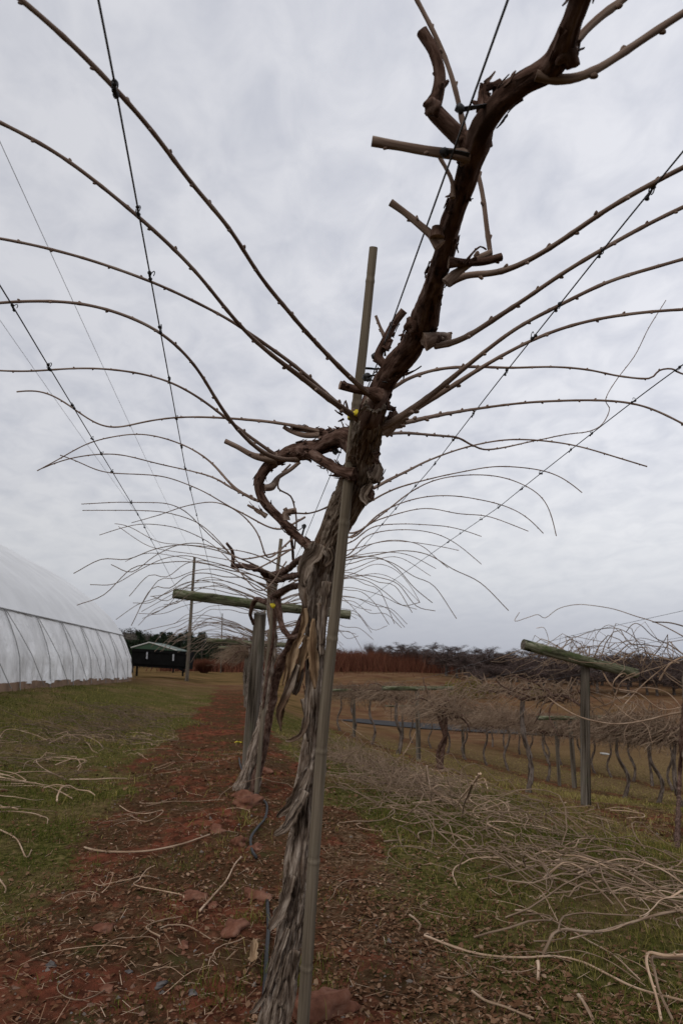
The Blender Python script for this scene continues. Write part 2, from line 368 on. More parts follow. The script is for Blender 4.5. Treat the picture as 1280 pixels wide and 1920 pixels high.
# ground material
def ground_mat():
    m, t, b = mat('ground', .95, .0)
    g = t.nodes.new('ShaderNodeNewGeometry'); sp = t.nodes.new('ShaderNodeSeparateXYZ'); t.links.new(g.outputs['Position'], sp.inputs[0])
    def nz(scale, detail=5, rough=.6):
        n = t.nodes.new('ShaderNodeTexNoise'); n.inputs['Scale'].default_value = scale; n.inputs['Detail'].default_value = detail; n.inputs['Roughness'].default_value = rough
        t.links.new(g.outputs['Position'], n.inputs['Vector']); return n.outputs[0]
    a = t.nodes.new('ShaderNodeAttribute'); a.attribute_name = 'tc'; s_ = t.nodes.new('ShaderNodeSeparateXYZ'); t.links.new(a.outputs['Vector'], s_.inputs[0])
    soil = ramp(t, nz(10.3950, 6.8000, 0.5187), [(.36, (0.0636, 0.0255, 0.0156)), (.46, (0.1098, 0.0382, 0.0230)), (.56, (0.1674, 0.0544, 0.0318)), (.66, (0.2021, 0.0765, 0.0460))])
    litter = ramp(t, nz(39.9000, 5.5800, 0.5460), [(.36, (0.0525, 0.0307, 0.0172)), (.5, (0.1103, 0.0651, 0.0359)), (.66, (0.2100, 0.1395, 0.0897))])
    grass = ramp(t, nz(27.3000, 6.3504, 0.4851), [(.36, (0.0357, 0.0360, 0.0110)), (.46, (0.0651, 0.0635, 0.0181)), (.56, (0.0998, 0.0868, 0.0291)), (.68, (0.1575, 0.1270, 0.0505))])
    straw = ramp(t, nz(14.1120, 6.2496, 0.5645), [(.36, (0.0800, 0.0542, 0.0258)), (.5, (0.1353, 0.0916, 0.0451)), (.64, (0.1999, 0.1407, 0.0726))])
    sx_ = t.nodes.new('ShaderNodeMapRange'); sx_.inputs['From Min'].default_value = 2.2; sx_.inputs['From Max'].default_value = 4.6; sx_.inputs['To Max'].default_value = .26; t.links.new(sp.outputs['X'], sx_.inputs['Value'])
    grass = mixc_(t, ramp(t, math_(t, 'ADD', nz(.7, 4), sx_.outputs[0]), [(.47, (0, 0, 0)), (.64, (1, 1, 1))]), grass, straw)
    sm = math_(t, 'ADD', s_.outputs[0], math_(t, 'MULTIPLY', math_(t, 'SUBTRACT', nz(6, 8, .78), .5), 2.6))
    smr = ramp(t, sm, [(.38, (0, 0, 0)), (.62, (1, 1, 1))])
    lit = math_(t, 'ADD', s_.outputs[1], math_(t, 'MULTIPLY', math_(t, 'SUBTRACT', nz(3, 6, .7), .5), 2.0))
    litr = ramp(t, lit, [(.45, (0, 0, 0)), (.6, (1, 1, 1))])
    mat_n = ramp(t, math_(t, 'ADD', math_(t, 'MULTIPLY', nz(1.7, 5, .65), .75), math_(t, 'MULTIPLY', nz(14, 4, .7), .25)), [(.42, (0, 0, 0)), (.53, (1, 1, 1))])
    soil = mixc_(t, mixc_(t, .85, (0, 0, 0), mat_n), soil, ramp(t, nz(30, 6, .75), [(.36, (.030, .019, .009)), (.5, (.062, .040, .021)), (.62, (.10, .070, .040))]))
    moss = ramp(t, nz(3.3, 6, .7), [(.57, (0, 0, 0)), (.66, (1, 1, 1))])
    soil = mixc_(t, mixc_(t, .6, (0, 0, 0), moss), soil, (.055, .062, .018))
    near = mixc_(t, smr, grass, soil); near = mixc_(t, litr, near, litter)
    # far fields: reddish sedge field, yellow-green verge
    fieldc = ramp(t, nz(0.6080, 7.4945, 0.6816), [(.35, (0.0862, 0.0428, 0.0253)), (.5, (0.1267, 0.0685, 0.0389)), (.65, (0.1672, 0.1071, 0.0604))])
    verge = ramp(t, nz(0.4987, 4.8000, 0.4557), [(.35, (0.0749, 0.0528, 0.0208)), (.6, (0.1496, 0.0920, 0.0423))])
    mp_ = t.nodes.new('ShaderNodeMapping'); mp_.inputs['Scale'].default_value = (.12, 1, 1)
    wv = ramp(t, nz(.13, 4), [(.45, (0, 0, 0)), (.6, (1, 1, 1))])
    farc = mixc_(t, wv, fieldc, mixc_(t, .5, fieldc, verge))
    farc = mixc_(t, ramp(t, s_.outputs[2], [(.55, (0, 0, 0)), (.8, (1, 1, 1))]), farc, verge)
    fm = t.nodes.new('ShaderNodeMapRange'); fm.inputs['From Min'].default_value = 25; fm.inputs['From Max'].default_value = 42
    t.links.new(sp.outputs['Y'], fm.inputs['Value'])
    c = mixc_(t, fm.outputs[0], near, farc)
    t.links.new(c, b.inputs['Base Color'])
    bump(t, b, math_(t, 'ADD', nz(45, 6, .75), math_(t, 'MULTIPLY', nz(9, 4), 1.5)), .9, .02)
    return m
M['ground'] = ground_mat()
az = np.concatenate([np.linspace(-37, 52, 760, endpoint=False), np.linspace(52, 323, 110, endpoint=False)])
az = np.radians(az); rad = np.concatenate([[.02, .6, 1.2], np.geomspace(1.7, 40, 430), np.geomspace(41, 3000, 60)])
A_, R_ = np.meshgrid(az, rad); GX, GY = R_*np.sin(A_), R_*np.cos(A_)
GZ = zg(GX, GY)
sm_ = soilmask(GX, GY)
lit_ = np.exp(-((GX-.65)/.45)**2)*.55*(1-sst(4.5, 7, GY))+.35*np.exp(-((GX+.5)/.6)**2)*np.exp(-((GY-3.6)/.5)**2)*1.3
verge_ = np.clip((1-sst(3, 9, GX)), 0, 1)*sst(36, 44, GY)
na = len(az); i = np.arange(len(rad)-1)[:, None]; j = np.arange(na)[None, :]; j2 = (j+1) % na
mb = MB(); mb.add(np.stack([GX, GY, GZ], -1), np.stack([i*na+j, (i+1)*na+j, (i+1)*na+j2, i*na+j2], -1).reshape(-1, 4)[:, ::-1], None, np.stack([sm_, lit_, verge_], -1))
mb.build('ground', M['ground'], origin=(0, 0, 0))['kind'] = 'structure'
# road across the valley
M['road'] = plain('asphalt', (.060, .059, .060), .95, .0, .2, 2)
mb = MB()
rp_, _ = resample([(7.5, 48.6, 0), (10, 47.2, 0), (24, 39, 0), (40, 32.5, 0), (70, 24, 0)], .8)
dr = np.gradient(rp_, axis=0); nrm = np.stack([-dr[:, 1], dr[:, 0], 0*dr[:, 0]], -1); nrm /= np.linalg.norm(nrm, axis=1)[:, None]
vv = []
for k in np.linspace(-2.3, 2.3, 9):
    p = rp_+nrm*k; p[:, 2] = zg(p[:, 0], p[:, 1])+.06; vv.append(p)
vv = np.stack(vv, 1); n_, k_ = vv.shape[:2]; i = np.arange(n_-1)[:, None]; j = np.arange(k_-1)[None, :]
mb.add(vv, np.stack([i*k_+j, (i+1)*k_+j, (i+1)*k_+j+1, i*k_+j+1], -1).reshape(-1, 4)); mb.build('road', M['road'])['kind'] = 'structure'

# ================================================================ wires of the main row
def bar_z(X, Y0):   # crossbar tops: tilted, lower on the right
    return None
BAR1 = 7.0
def wire_pts(X0, X7, z7, z14):
    pts = []
    for Y in np.concatenate([np.linspace(-1.2, 7, 40), np.linspace(7.4, 14, 14), np.linspace(15, 36, 16)]):
        if Y <= 7:
            s = max(0, (Y-1.5)/5.5); X = X0+(X7-X0)*max(0, min(1, (Y+.2)/5.0))*1.0; z = 1.77+(z7-1.77)*s**1.4
        else:
            s = min(1, (Y-7)/7); X = X7; z = z7+(z14-z7)*s-.03*sin(pi*s)
        pts.append((X, Y, z))
    return np.array(pts)
def wireX(lst):
    a = [atZ(u, v, 1.77)[0] for u, v in lst]; return a
WPX = {
 'lin': [(215,152),(216,183),(254,398),(271,522),(285,615),(299,712),(318,790),(335,838),(348,878),(357,915),(370,965),(385,1012)],
 'lout': [(22,570),(90,692),(131,762),(168,828),(184,852),(207,887),(245,942),(258,965),(274,987),(287,1010),(300,1035)],
 'rin': [(1220,355),(1125,482),(1052,572),(1003,635),(952,695),(883,773),(851,820),(812,868),(778,908),(740,950),(715,980)],
 'rout': [(1270,690),(1183,755),(1110,810),(1066,842),(1008,880),(970,912),(930,942),(895,965),(858,993),(832,1007)]}
WIRES = {}
spec = {'lin': (-.225, -.26, 1.72, 1.5, 'black trellis wire with clips on the inner left side of the row'),
        'lout': (-.475, -.66, 1.80, 1.53, 'outermost left trellis wire, running down to the tip of the mossy crossbar'),
        'cen': (.265, .29, 1.66, 1.45, 'central black wire that carries the thick overhead vine limb'),
        'rin': (.60, .70, 1.60, 1.40, 'inner right trellis wire crossed by pale arching canes'),
        'rout': (1.07, 1.09, 1.56, 1.36, 'outermost right trellis wire beside the drooping cane tips')}
for k, (a, b_, c, d, lab) in spec.items():
    if k != 'cen':
        P = wire_pts(0, 0, c, d); 
        # fit X from the photo where the wire is well above the eye
        xs = [atZ(u, v, 1.77) for u, v in WPX[k][:-3]]; x0 = xs[0][0]; y0 = xs[0][1]; x1 = xs[-1][0]; y1 = xs[-1][1]
        P[:, 0] = np.interp(P[:, 1], [-1.2, y0, y1, 7, 36], [x0-(x1-x0)/(y1-y0)*(y0+1.2)*.5, x0, x1, b_, b_])
    else:
        P = wire_pts(a, b_, c, d); P[:, 0] = np.interp(P[:, 1], [-1.2, .5, 1.5, 4, 36], [.25, .258, .30, .33, .28])
    P, _ = resample(P, .03); WIRES[k] = P
    mb = MB(); tube(mb, P, .0015, 6, True)
    tag(mb.build('trellis_wire', M['wire']), lab, 'wire', 'trellis wires of the near row')
for X, z, lab in ((-2.53, 6.25, 'faint high cable overhead, reaching the top of the wooden pole'), (-3.75, 6.25, 'faint high cable overhead at the far left, clear of the pole')):
    yy = np.linspace(-3, 34 if X > -3 else 48, 40); P = np.stack([np.full(40, X), yy, z-.15*np.sin((yy+3)/37*pi)], -1)
    mb = MB(); tube(mb, P, .004, 5); tag(mb.build('overhead_cable', M['cable']), lab, 'cable', 'overhead cables')

def on_wire(k, u, v):
    P = WIRES[k]; U = np.array([proj(p) if (p-C0)@f_ > .1 else (9e9, 9e9) for p in P])
    d = np.hypot(U[:, 0]-u, U[:, 1]-v); i = int(d.argmin()); return P[i], P[min(i+1, len(P)-1)]-P[max(i-1, 0)]

# clips that fasten each cane to a wire
def make_clip():
    mb = MB(); th = np.linspace(.2, 2*pi*.86, 16)
    tube(mb, np.stack([.0*th+.0035, .008*np.cos(th), .008*np.sin(th)+.004], -1), .0011, 5)
    blob(mb, (0, -.009, 0), .0048, 3, .3, 8, 6); blob(mb, (0, .013, -.002), .0042, 5, .3, 8, 6)
    tube(mb, [(0, -.010, 0), (0, 0, -.003), (0, .013, -.002)], .0018, 5)
    return mb.build('cane_clip', M['black'], origin=(0, 0, 0))
clip0 = make_clip(); first = True
SIDE = {'lin': 'inner left wire', 'lout': 'outer left wire', 'rin': 'inner right wire', 'rout': 'outer right wire'}
def put_clip(k, u, v):
    global first
    p, d = on_wire(k, u, v)
    c = clip0 if first else clip0.copy()
    if not first: col.objects.link(c)
    first = False
    c.location = p; c.rotation_euler = (random.uniform(-.3, .3), random.uniform(-.7, .7), math.atan2(-d[0], d[1])+random.choice([0, pi]))
    s = random.uniform(.7, .95); c.scale = (s, s, s)
    tag(c, 'small black clip tying a cane to the %s' % SIDE[k], 'clip', 'black clips on the %s' % SIDE[k])
for k, l in WPX.items():
    for (u, v) in l: put_clip(k, u, v)

# ================================================================ canes
def cane_mesh(mb, P, r0, r1, fine=True, budstep=.075, seed=0, m=0, kinky=False):
    step = .012 if fine else .05
    P = np.asarray(P, float); s = np.concatenate([[0], np.cumsum(np.linalg.norm(np.diff(P, axis=0), axis=1))]); Lh = s[-1]
    if fine: r0, r1 = r0*.86, r1*.70
    R = r0+(r1-r0)*np.minimum(1, (s/Lh)*2.2)**.8*.75+(r1-r0)*.25*(s/Lh)
    Q, R = resample(P, step, R)
    if fine and len(Q) > 20 and not kinky:
        kz = 9; ker = np.hanning(2*kz+3)[1:-1]; ker /= ker.sum(); Qp = np.vstack([2*Q[0]-Q[kz:0:-1], Q, 2*Q[-1]-Q[-2:-kz-2:-1]]); Q = np.stack([np.convolve(Qp[:, c], ker, 'valid') for c in range(3)], -1)
    s = np.concatenate([[0], np.cumsum(np.linalg.norm(np.diff(Q, axis=0), axis=1))])
    if fine:   # slight kinks at the nodes
        k = np.sin(s/budstep*pi+seed); w_ = .0011*np.stack([vnoise(s*9, seed, 1.), vnoise(s*9, seed, 5.), vnoise(s*9, seed, 9.)], -1)
        Q = Q+w_*.7
        node = np.exp(-((((s+seed*.013) % budstep)-budstep/2)/.005)**2)
        R = R*(1+.05*vnoise(s*30, seed, 2.)+.13*node)
    else:
        Q = Q+.004*np.stack([vnoise(s*3, seed, 1.), vnoise(s*3, seed, 5.), vnoise(s*3, seed, 9.)], -1)*min(1, Lh)
    tube(mb, Q, R, 8 if fine else 5, True, m=m)
    if fine:
        T = np.gradient(Q, axis=0); T /= np.linalg.norm(T, axis=1)[:, None]+1e-9
        pos = np.arange(budstep*.5-(seed*.013) % budstep, Lh-.01, budstep); side = 1
        rr = random.Random(seed)
        for x in pos:
            if x < .02: continue
            i_ = min(int(np.searchsorted(s, x)), len(Q)-1); t_ = T[i_]
            a = np.cross(t_, (0, 0, 1)); a /= np.linalg.norm(a)+1e-9; b_ = np.cross(a, t_)
            n_ = (a*rr.uniform(-.7, .7)+b_*side*rr.uniform(.6, 1)); n_ /= np.linalg.norm(n_); side = -side
            c = Q[i_]+n_*R[i_]*.85; r = R[i_]
            tube(mb, [c-t_*r*.9, c+n_*r*.25, c+t_*r*.3+n_*r*.7, c+t_*r*.5+n_*r*.95], [r*.5, r*.75, r*.55, r*.22], 5, True, m=m)
def crossings(px, k):
    U = np.array([proj(p) for p in WIRES[k] if p[1] > .35]); PW = np.array([p for p in WIRES[k] if p[1] > .35])
    res = []
    for i in range(len(px)-1):
        a, b_ = np.array(px[i], float), np.array(px[i+1], float); d = b_-a
        for j in range(len(U)-1):
            c, e_ = U[j], U[j+1]-U[j]; den_ = d[0]*e_[1]-d[1]*e_[0]
            if abs(den_) < 1e-9: continue
            s = ((c[0]-a[0])*e_[1]-(c[1]-a[1])*e_[0])/den_; t = ((c[0]-a[0])*d[1]-(c[1]-a[1])*d[0])/den_
            if 0 <= s < 1 and 0 <= t < 1: res.append((i, s, PW[j]+(PW[j+1]-PW[j])*t))
    return res
def trace(px, D0=None, auto=False, zend=None, base3=None):
    """pixels -> 3D: depth is anchored at the base and at each wire the cane is tied to"""
    ws = ('lin', 'lout') if px[-1][0] < 560 else ('rin', 'rout')
    px = [tuple(map(float, p)) for p in px]
    seg = [math.dist(px[i], px[i+1]) for i in range(len(px)-1)]; s = [0]
    for d in seg: s.append(s[-1]+d)
    an = []
    for k in ws:
        for (i, t, p) in crossings(px, k)[:1]: an.append((s[i]+seg[i]*t, float((p-C0)@f_), p))
    an.sort(key=lambda x: x[0])
    if D0 is not None: an.insert(0, (0, D0, None))
    elif not an: an = [(0, 3.0, None)]
    if an[0][0] > 0 and auto: an.insert(0, (0, an[0][1]*1.0, None))
    xs = np.array([a[0] for a in an]); iv = 1/np.array([a[1] for a in an])
    res = []
    for p, x in zip(px, s):
        if x > xs[-1]:
            sl = (iv[-1]-iv[-2])/(xs[-1]-xs[-2]) if len(xs) > 1 and xs[-1]-xs[-2] > 20 else 0
            q = iv[-1]+sl*(x-xs[-1])*.6; q = max(q, iv[-1]*.7)
        else: q = np.interp(x, xs, iv)
        res.append(C0+ray(*p)*(1/q))
    res = np.array(res)
    if auto and an[1:]:
        Yb = [a for a in an if a[2] is not None][0][2][1]
        b3 = np.array([.30+.05*(1 if ws[0] == 'rin' else -1), Yb+.12, float(np.interp(Yb, [0, 7], [1.72, 1.60]))])
        # keep the part that lies outboard of the base
        keep = [r for r in res if (r[0] > .42 if ws[0] == 'rin' else r[0] < .16)]
        res = np.array([b3]+keep) if len(keep) > 1 else res
    return res

# ================================================================ MAIN VINE
def D2P(u, v, D): return C0+ray(u, v)*D
vbase = D2P(500, 1990, 1.95); 
TP = [ # (u, v, camera depth, radius)
 (455, 2560, 1.92, .058), (466, 2180, 1.92, .048), (492, 2000, 1.92, .043), (515, 1900, 1.92, .0405), (534, 1800, 1.92, .0405), (553, 1700, 1.93, .0355), (563, 1600, 1.93, .0365), (574, 1500, 1.94, .0365), (586, 1400, 1.94, .0305),
 (591, 1320, 1.94, .0290), (591, 1240, 1.94, .0270), (592, 1170, 1.93, .0285), (598, 1110, 1.92, .0345), (608, 1050, 1.90, .0370), (624, 1000, 1.87, .0345), (645, 955, 1.83, .0370), (664, 915, 1.78, .0400), (676, 875, 1.74, .0375), (684, 830, 1.68, .0350), (693, 790, 1.61, .0310), (704, 757, 1.545, .024)]
root = empty('kiwi_vine', (float(D2P(497, 2000, 1.92)[0]), float(D2P(497, 2000, 1.92)[1]), 0.0))
tag(root, 'big gnarled kiwi vine with shaggy peeling bark and thick overhead limb beside the bamboo stake', 'vine', 'trained kiwi vines of the near row')
P0 = np.array([D2P(*a[:3]) for a in TP]); 
gz0 = zgf(P0[1][0], P0[1][1])
P0 = P0[P0[:, 2] > gz0-.12] if (P0[:, 2] > gz0-.12).sum() > 5 else P0
R0 = np.array([a[3] for a in TP])[-len(P0):]
def bark_disp(seed, amp=.17, lump=.16, fk=2.2, fv=7):
    def f(ct, st_, s, R):
        k = R/.04
        a = 1-np.abs(fbm(ct*fk+seed, st_*fk, s*fv, 3))*1.6
        b_ = 1-np.abs(fbm(ct*fk*2.6+seed, st_*fk*2.6, s*fv*1.6, 2))*1.5
        l = fbm(ct*.9+seed*2, st_*.9, s*11, 2)
        return amp*a+amp*.5*b_+lump*l-.1
    return f
mb = MB()
def fiss(ct, st_, s, R):
    w1 = vnoise(ct*2.2, st_*2.2, s*7)*.9
    a = np.abs(vnoise(ct*6.5+w1, st_*6.5+w1, s*13)); b_ = np.abs(vnoise(ct*15+w1, st_*15, s*34+4)); p = vnoise(ct*2.6+9, st_*2.6, s*10)
    plate = np.clip((p-.05)*9, 0, 1)
    return -.20*np.exp(-(a/.13)**2)-.09*np.exp(-(b_/.2)**2)+.09*plate+.12*fbm(ct*.9+6, st_*.9, s*9, 2)+.05
Q, R = resample(P0, .004, R0); tube(mb, Q, R, 110, True, disp=fiss)
# small lifted flakes of bark all over the trunk
def ribbon(mb, P, W, th=.0016, face=None, curl=.3, m=0, seed=0, jag=.25):
    """a strip of bark: a thin curved sheet with real thickness along P, widths W, facing 'face'"""
    P, W = resample(P, .008, W); n = len(P); T = np.gradient(P, axis=0); T /= np.linalg.norm(T, axis=1)[:, None]+1e-9
    fc = np.asarray(face if face is not None else (0, -1, .1), float)
    S = np.cross(T, fc); S /= np.linalg.norm(S, axis=1)[:, None]+1e-9; Nn = np.cross(S, T)
    k = 9; us = np.linspace(-1, 1, k)[None, :]
    ss = np.arange(n)[:, None]*.008; W = W[:, None]*(1+jag*(1.1*vnoise(ss*45, np.sign(us)*3+seed, seed)+.7*vnoise(ss*120, np.sign(us)*3+seed, seed)))
    off = us*W/2; bow = (us**2)*W*curl+np.minimum(.004, W*.14)*(vnoise(us*2.2, ss*32, seed)+.6*vnoise(us*5, ss*75, seed))
    a = P[:, None]+S[:, None]*off[..., None]-Nn[:, None]*bow[..., None]*-1
    b_ = a+Nn[:, None]*th
    s = np.concatenate([[0], np.cumsum(np.linalg.norm(np.diff(P, axis=0), axis=1))])
    tc = np.stack([off, 0*off+seed*.3, s[:, None]+0*off], -1)
    V = np.concatenate([a.reshape(-1, 3), b_.reshape(-1, 3)]); nn = n*k
    i = np.arange(n-1)[:, None]; j = np.arange(k-1)[None, :]
    f1 = np.stack([i*k+j, i*k+j+1, (i+1)*k+j+1, (i+1)*k+j], -1).reshape(-1, 4); f2 = f1[:, ::-1]+nn
    ed = []
    for x in range(n-1):
        ed += [[x*k, (x+1)*k, nn+(x+1)*k, nn+x*k], [x*k+k-1, nn+x*k+k-1, nn+(x+1)*k+k-1, (x+1)*k+k-1]]
    for y in range(k-1):
        ed += [[y, nn+y, nn+y+1, y+1], [(n-1)*k+y, (n-1)*k+y+1, nn+(n-1)*k+y+1, nn+(n-1)*k+y]]
    mb.add(V, np.vstack([f1, f2, np.array(ed)]), None, np.concatenate([tc.reshape(-1, 3)]*2), m)
T_ = np.gradient(Q, axis=0); T_ /= np.linalg.norm(T_, axis=1)[:, None]
for n_ in range(45):
    i_ = random.randrange(10, len(Q)-14); th = random.uniform(0, 2*pi); t_ = T_[i_]
    a = np.cross(t_, (0, 1, 0)); a /= np.linalg.norm(a); b_ = np.cross(t_, a); nrm_ = a*cos(th)+b_*sin(th)
    ln = random.uniform(.015, .06); r = R[i_]*1.04
    c = Q[i_]+nrm_*r; sgn = random.choice([-1, -1, 1])
    lift = random.uniform(.0, .006)
    ribbon(mb, [c, c+t_*sgn*ln*.5+nrm_*.001, c+t_*sgn*ln+nrm_*lift], [random.uniform(.003, .010), random.uniform(.003, .009), random.uniform(.001, .005)], .0011, nrm_, .25, seed=n_, jag=.4)
mb.build('trunk', M['bark'], root)

def limb(name, pts, lab=None, seed=0, matn='limb', sides=24, disp=True, cutend=False, flakes=0, step=.006, parent=None, amp=.09, lump=.13):
    P = np.array([D2P(*a[:3]) for a in pts]); R_l = np.array([a[3] for a in pts]); Q, R = resample(P, step, R_l)
    mb = MB(); tube(mb, Q, R, sides, True, disp=bark_disp(seed, amp, lump, 1.8, 12) if disp else None, mcap=1 if cutend else None)
    T = np.gradient(Q, axis=0); T /= np.linalg.norm(T, axis=1)[:, None]
    for n_ in range(flakes):
        i_ = random.randrange(2, len(Q)-2); th = random.uniform(0, 2*pi); t_ = T[i_]
        a = np.cross(t_, (.1, 1, .1)); a /= np.linalg.norm(a); b_ = np.cross(t_, a); nr = a*cos(th)+b_*sin(th)
        c = Q[i_]+nr*R[i_]*1.03; ln = random.uniform(.008, .03); sg = random.choice([-1, 1])
        ribbon(mb, [c, c+t_*sg*ln*.5+nr*.001, c+t_*sg*ln+nr*random.uniform(.001, .008)], [random.uniform(.004, .011), random.uniform(.004, .009), .002], .001, nr, .2, seed=n_, jag=.4)
    if name == 'pruned_stub' and len(Q) > 6:
        rs = random.Random(seed*7+len(Q))
        for n_ in range(4):
            i_ = rs.randrange(2, len(Q)-1); a = np.cross(T[i_], (.1, 1, .1)); a /= np.linalg.norm(a); b_ = np.cross(T[i_], a); th = rs.uniform(0, 6.28); nr = a*cos(th)+b_*sin(th)
            tube(mb, [Q[i_]-T[i_]*R[i_]*.7, Q[i_]+nr*R[i_]*.75, Q[i_]+nr*R[i_]*1.35+T[i_]*R[i_]*.5], [R[i_]*.5, R[i_]*.48, R[i_]*.22], 7, True, m=0)
    o = mb.build(name, [M[matn], M['cut']], parent or root)
    if lab: o['label'] = lab
    return o
# depth of the overhead limb: it climbs to the wire and then runs along it, over the camera
def dz(u, v, z): 
    p = atZ(u, v, z); return float((p-C0)@f_)
cord = [(676, 880, 1.74, .020), (679, 850, 1.70, .026), (686, 805, 1.64, .031), (699, 768, 1.57, .032), (715, 730, dz(715, 730, 1.70), .029), (738, 690, dz(738, 690, 1.725), .026), (768, 655, dz(768, 655, 1.74), .027), (795, 600, dz(795, 600, 1.755), .0285), (812, 540, dz(812, 540, 1.765), .0195),
        (830, 480, dz(830, 480, 1.77), .0185), (845, 420, dz(845, 420, 1.775), .0165), (862, 370, dz(862, 370, 1.78), .0155), (878, 320, dz(878, 320, 1.785), .0165), (892, 275, dz(892, 275, 1.79), .0195), (905, 235, dz(905, 235, 1.79), .0165), (940, 190, dz(940, 190, 1.80), .0155), (985, 155, dz(985, 155, 1.80), .0145), (1030, 130, dz(1030, 130, 1.80), .0155),
        (1055, 90, dz(1055, 90, 1.80), .0150), (1072, 40, dz(1072, 40, 1.80), .0125), (1090, -10, dz(1090, -10, 1.80), .0118), (1110, -70, dz(1110, -70, 1.80), .0115), (1130, -180, dz(1130, -180, 1.8), .011)]
limb('overhead_limb', cord, 'thick dark limb reaching up over the camera', 7, flakes=90, sides=36, amp=.11, lump=.16)
def Dc(u, v):   # depth of the limb near a pixel
    best = min(cord, key=lambda c: (c[0]-u)**2+(c[1]-v)**2); return best[2]
# knots on the limb
def knot(u, v, dd, r, seed):
    mb = MB(); c = D2P(u, v, Dc(u, v)+dd); blob(mb, c, r, seed, .5, 22, 16); blob(mb, c+np.array([r*.5, 0, r*.3]), r*.6, seed+4, .6, 16, 12)
    return mb
for (u, v, dd, r, s_) in ((775, 612, -.0, .017, 1), (822, 636, 0, .012, 2), (760, 655, 0, .016, 3), (885, 262, 0, .014, 4), (1062, 105, 0, .013, 5), (700, 880, -.02, .017, 6), (688, 925, 0, .018, 7), (735, 700, 0, .016, 8), (810, 200, 0, .011, 9), (735, 780, .02, .012, 10), (905, 270, .0, .011, 11), (862, 262, .0, .012, 12)):
    knot(u, v, dd, r, s_).build('knot', M['limb'], root)
def stub(pts, lab=None, seed=1, matn='cane', disp=True, flakes=0):
    pts = [(a[0], a[1], a[2], a[3]*(1.35 if i == 0 else 1.0)) for i, a in enumerate(pts)]; pts = [(a[0], a[1], a[2], a[3]*(.86 if i else 1)) for i, a in enumerate(pts)]; a = pts[-1]; pts[-1] = (a[0], a[1], a[2], a[3]*1.12)
    return limb('pruned_stub', pts, lab, seed, matn, 18, disp, True, flakes, .004, amp=.07, lump=.13)
d1 = Dc(870, 270)
stub([(890, 280, d1, .0130), (862, 258, d1, .0140), (832, 228, d1-.005, .0145), (812, 203, d1-.01, .0150), (820, 178, d1-.012, .0115), (824, 140, d1-.015, .0098), (812, 95, d1-.018, .009), (790, 58, d1-.02, .0084)], 'tall pruned stub curving up beside the wire', 2, 'limb')
stub([(880, 290, d1, .009), (850, 289, d1, .0088), (800, 283, d1, .0082), (745, 274, d1, .0078), (697, 265, d1, .0076)], 'horizontal pruned stub pointing left', 3)
mbx = MB()
d2 = Dc(845, 430)
stub([(825, 460, d2, .009), (808, 440, d2, .0085), (790, 425, d2, .0075), (760, 400, d2, .007), (732, 380, d2, .007)], 'short pale stub aimed up to the left', 5)
stub([(818, 445, d2-.01, .009), (818, 425, d2-.01, .0085)], None, 6, 'limb')
stub([(840, 492, d2+.05, .009), (870, 492, d2+.05, .0085), (905, 490, d2+.05, .0085), (940, 481, d2+.05, .0075)], 'stub pointing right under the limb', 7, 'limb')
stub([(795, 640, Dc(795, 600), .016), (825, 632, Dc(795, 600), .0125), (842, 634, Dc(795, 600)-.01, .0105)], None, 8)
d3 = Dc(738, 690)
stub([(745, 705, d3, .014), (722, 685, d3, .013), (710, 668, d3, .0125), (722, 640, d3-.01, .011), (740, 605, d3-.02, .010), (757, 582, d3-.03, .0095)], 'forked dark stub rising beside the centre wire', 9, 'limb', flakes=6)
stub([(722, 655, d3-.01, .008), (733, 636, d3-.01, .0068)], None, 10, 'limb')
stub([(724, 640, d3+.1, .005), (712, 612, d3+.1, .0045), (704, 592, d3+.1, .004)], None, 10)
stub([(712, 745, 1.53, .015), (690, 735, 1.52, .0125), (665, 730, 1.51, .011), (637, 722, 1.50, .0105)], 'blunt cut stub crossing the bamboo stake', 12, 'limb')
stub([(722, 800, 1.62, .02), (745, 788, 1.60, .015), (768, 772, 1.6, .010)], None, 13)
stub([(700, 855, 1.66, .008), (712, 848, 1.66, .006)], None, 14, 'limb'); stub([(700, 862, 1.66, .008), (710, 868, 1.66, .006)], None, 15, 'limb')
stub([(905, 205, Dc(900, 240), .0085), (903, 180, Dc(900, 240), .0072), (908, 165, Dc(900, 240), .0085), (925, 160, Dc(900, 240), .0055), (938, 152, Dc(900, 240), .0042)], 'knuckled spur on top of the limb', 16, 'limb', flakes=6)
stub([(950, 170, Dc(940, 190), .006), (953, 152, Dc(940, 190), .005)], None, 17, 'limb')
stub([(722, 762, 1.58, .007), (740, 768, 1.6, .005)], None, 18, 'limb')
stub([(700, 900, 1.7, .014), (706, 885, 1.7, .011)], None, 19, 'bark', flakes=5)
# left arm loop of the vine
DL = 1.95
limb('side_limb', [(672, 838, 1.72, .034), (650, 822, 1.76, .027), (625, 826, 1.80, .0245), (600, 838, 1.84, .0225), (570, 845, 1.88, .026), (540, 852, 1.92, .021), (510, 868, DL, .016), (492, 888, DL, .0135), (485, 915, DL, .0135), (497, 945, DL, .014), (522, 970, DL, .013), (545, 995, DL-.01, .012), (570, 1018, DL-.02, .013), (598, 1032, DL-.04, .018)],
     'twisted side limb looping out to the left and back to the trunk', 21, flakes=80, sides=28, amp=.11, lump=.2)
limb('side_limb', [(665, 890, 1.70, .017), (640, 884, 1.72, .014), (610, 868, 1.75, .013), (580, 850, 1.80, .014), (560, 845, 1.85, .016)], 'lower crossing limb between trunk and side loop', 22, flakes=30, sides=24, lump=.16)
limb('spur', [(640, 820, 1.80, .016), (610, 812, 1.84, .011), (575, 806, 1.86, .008), (550, 803, 1.88, .0065)], None, 23, flakes=25, sides=14, lump=.2)
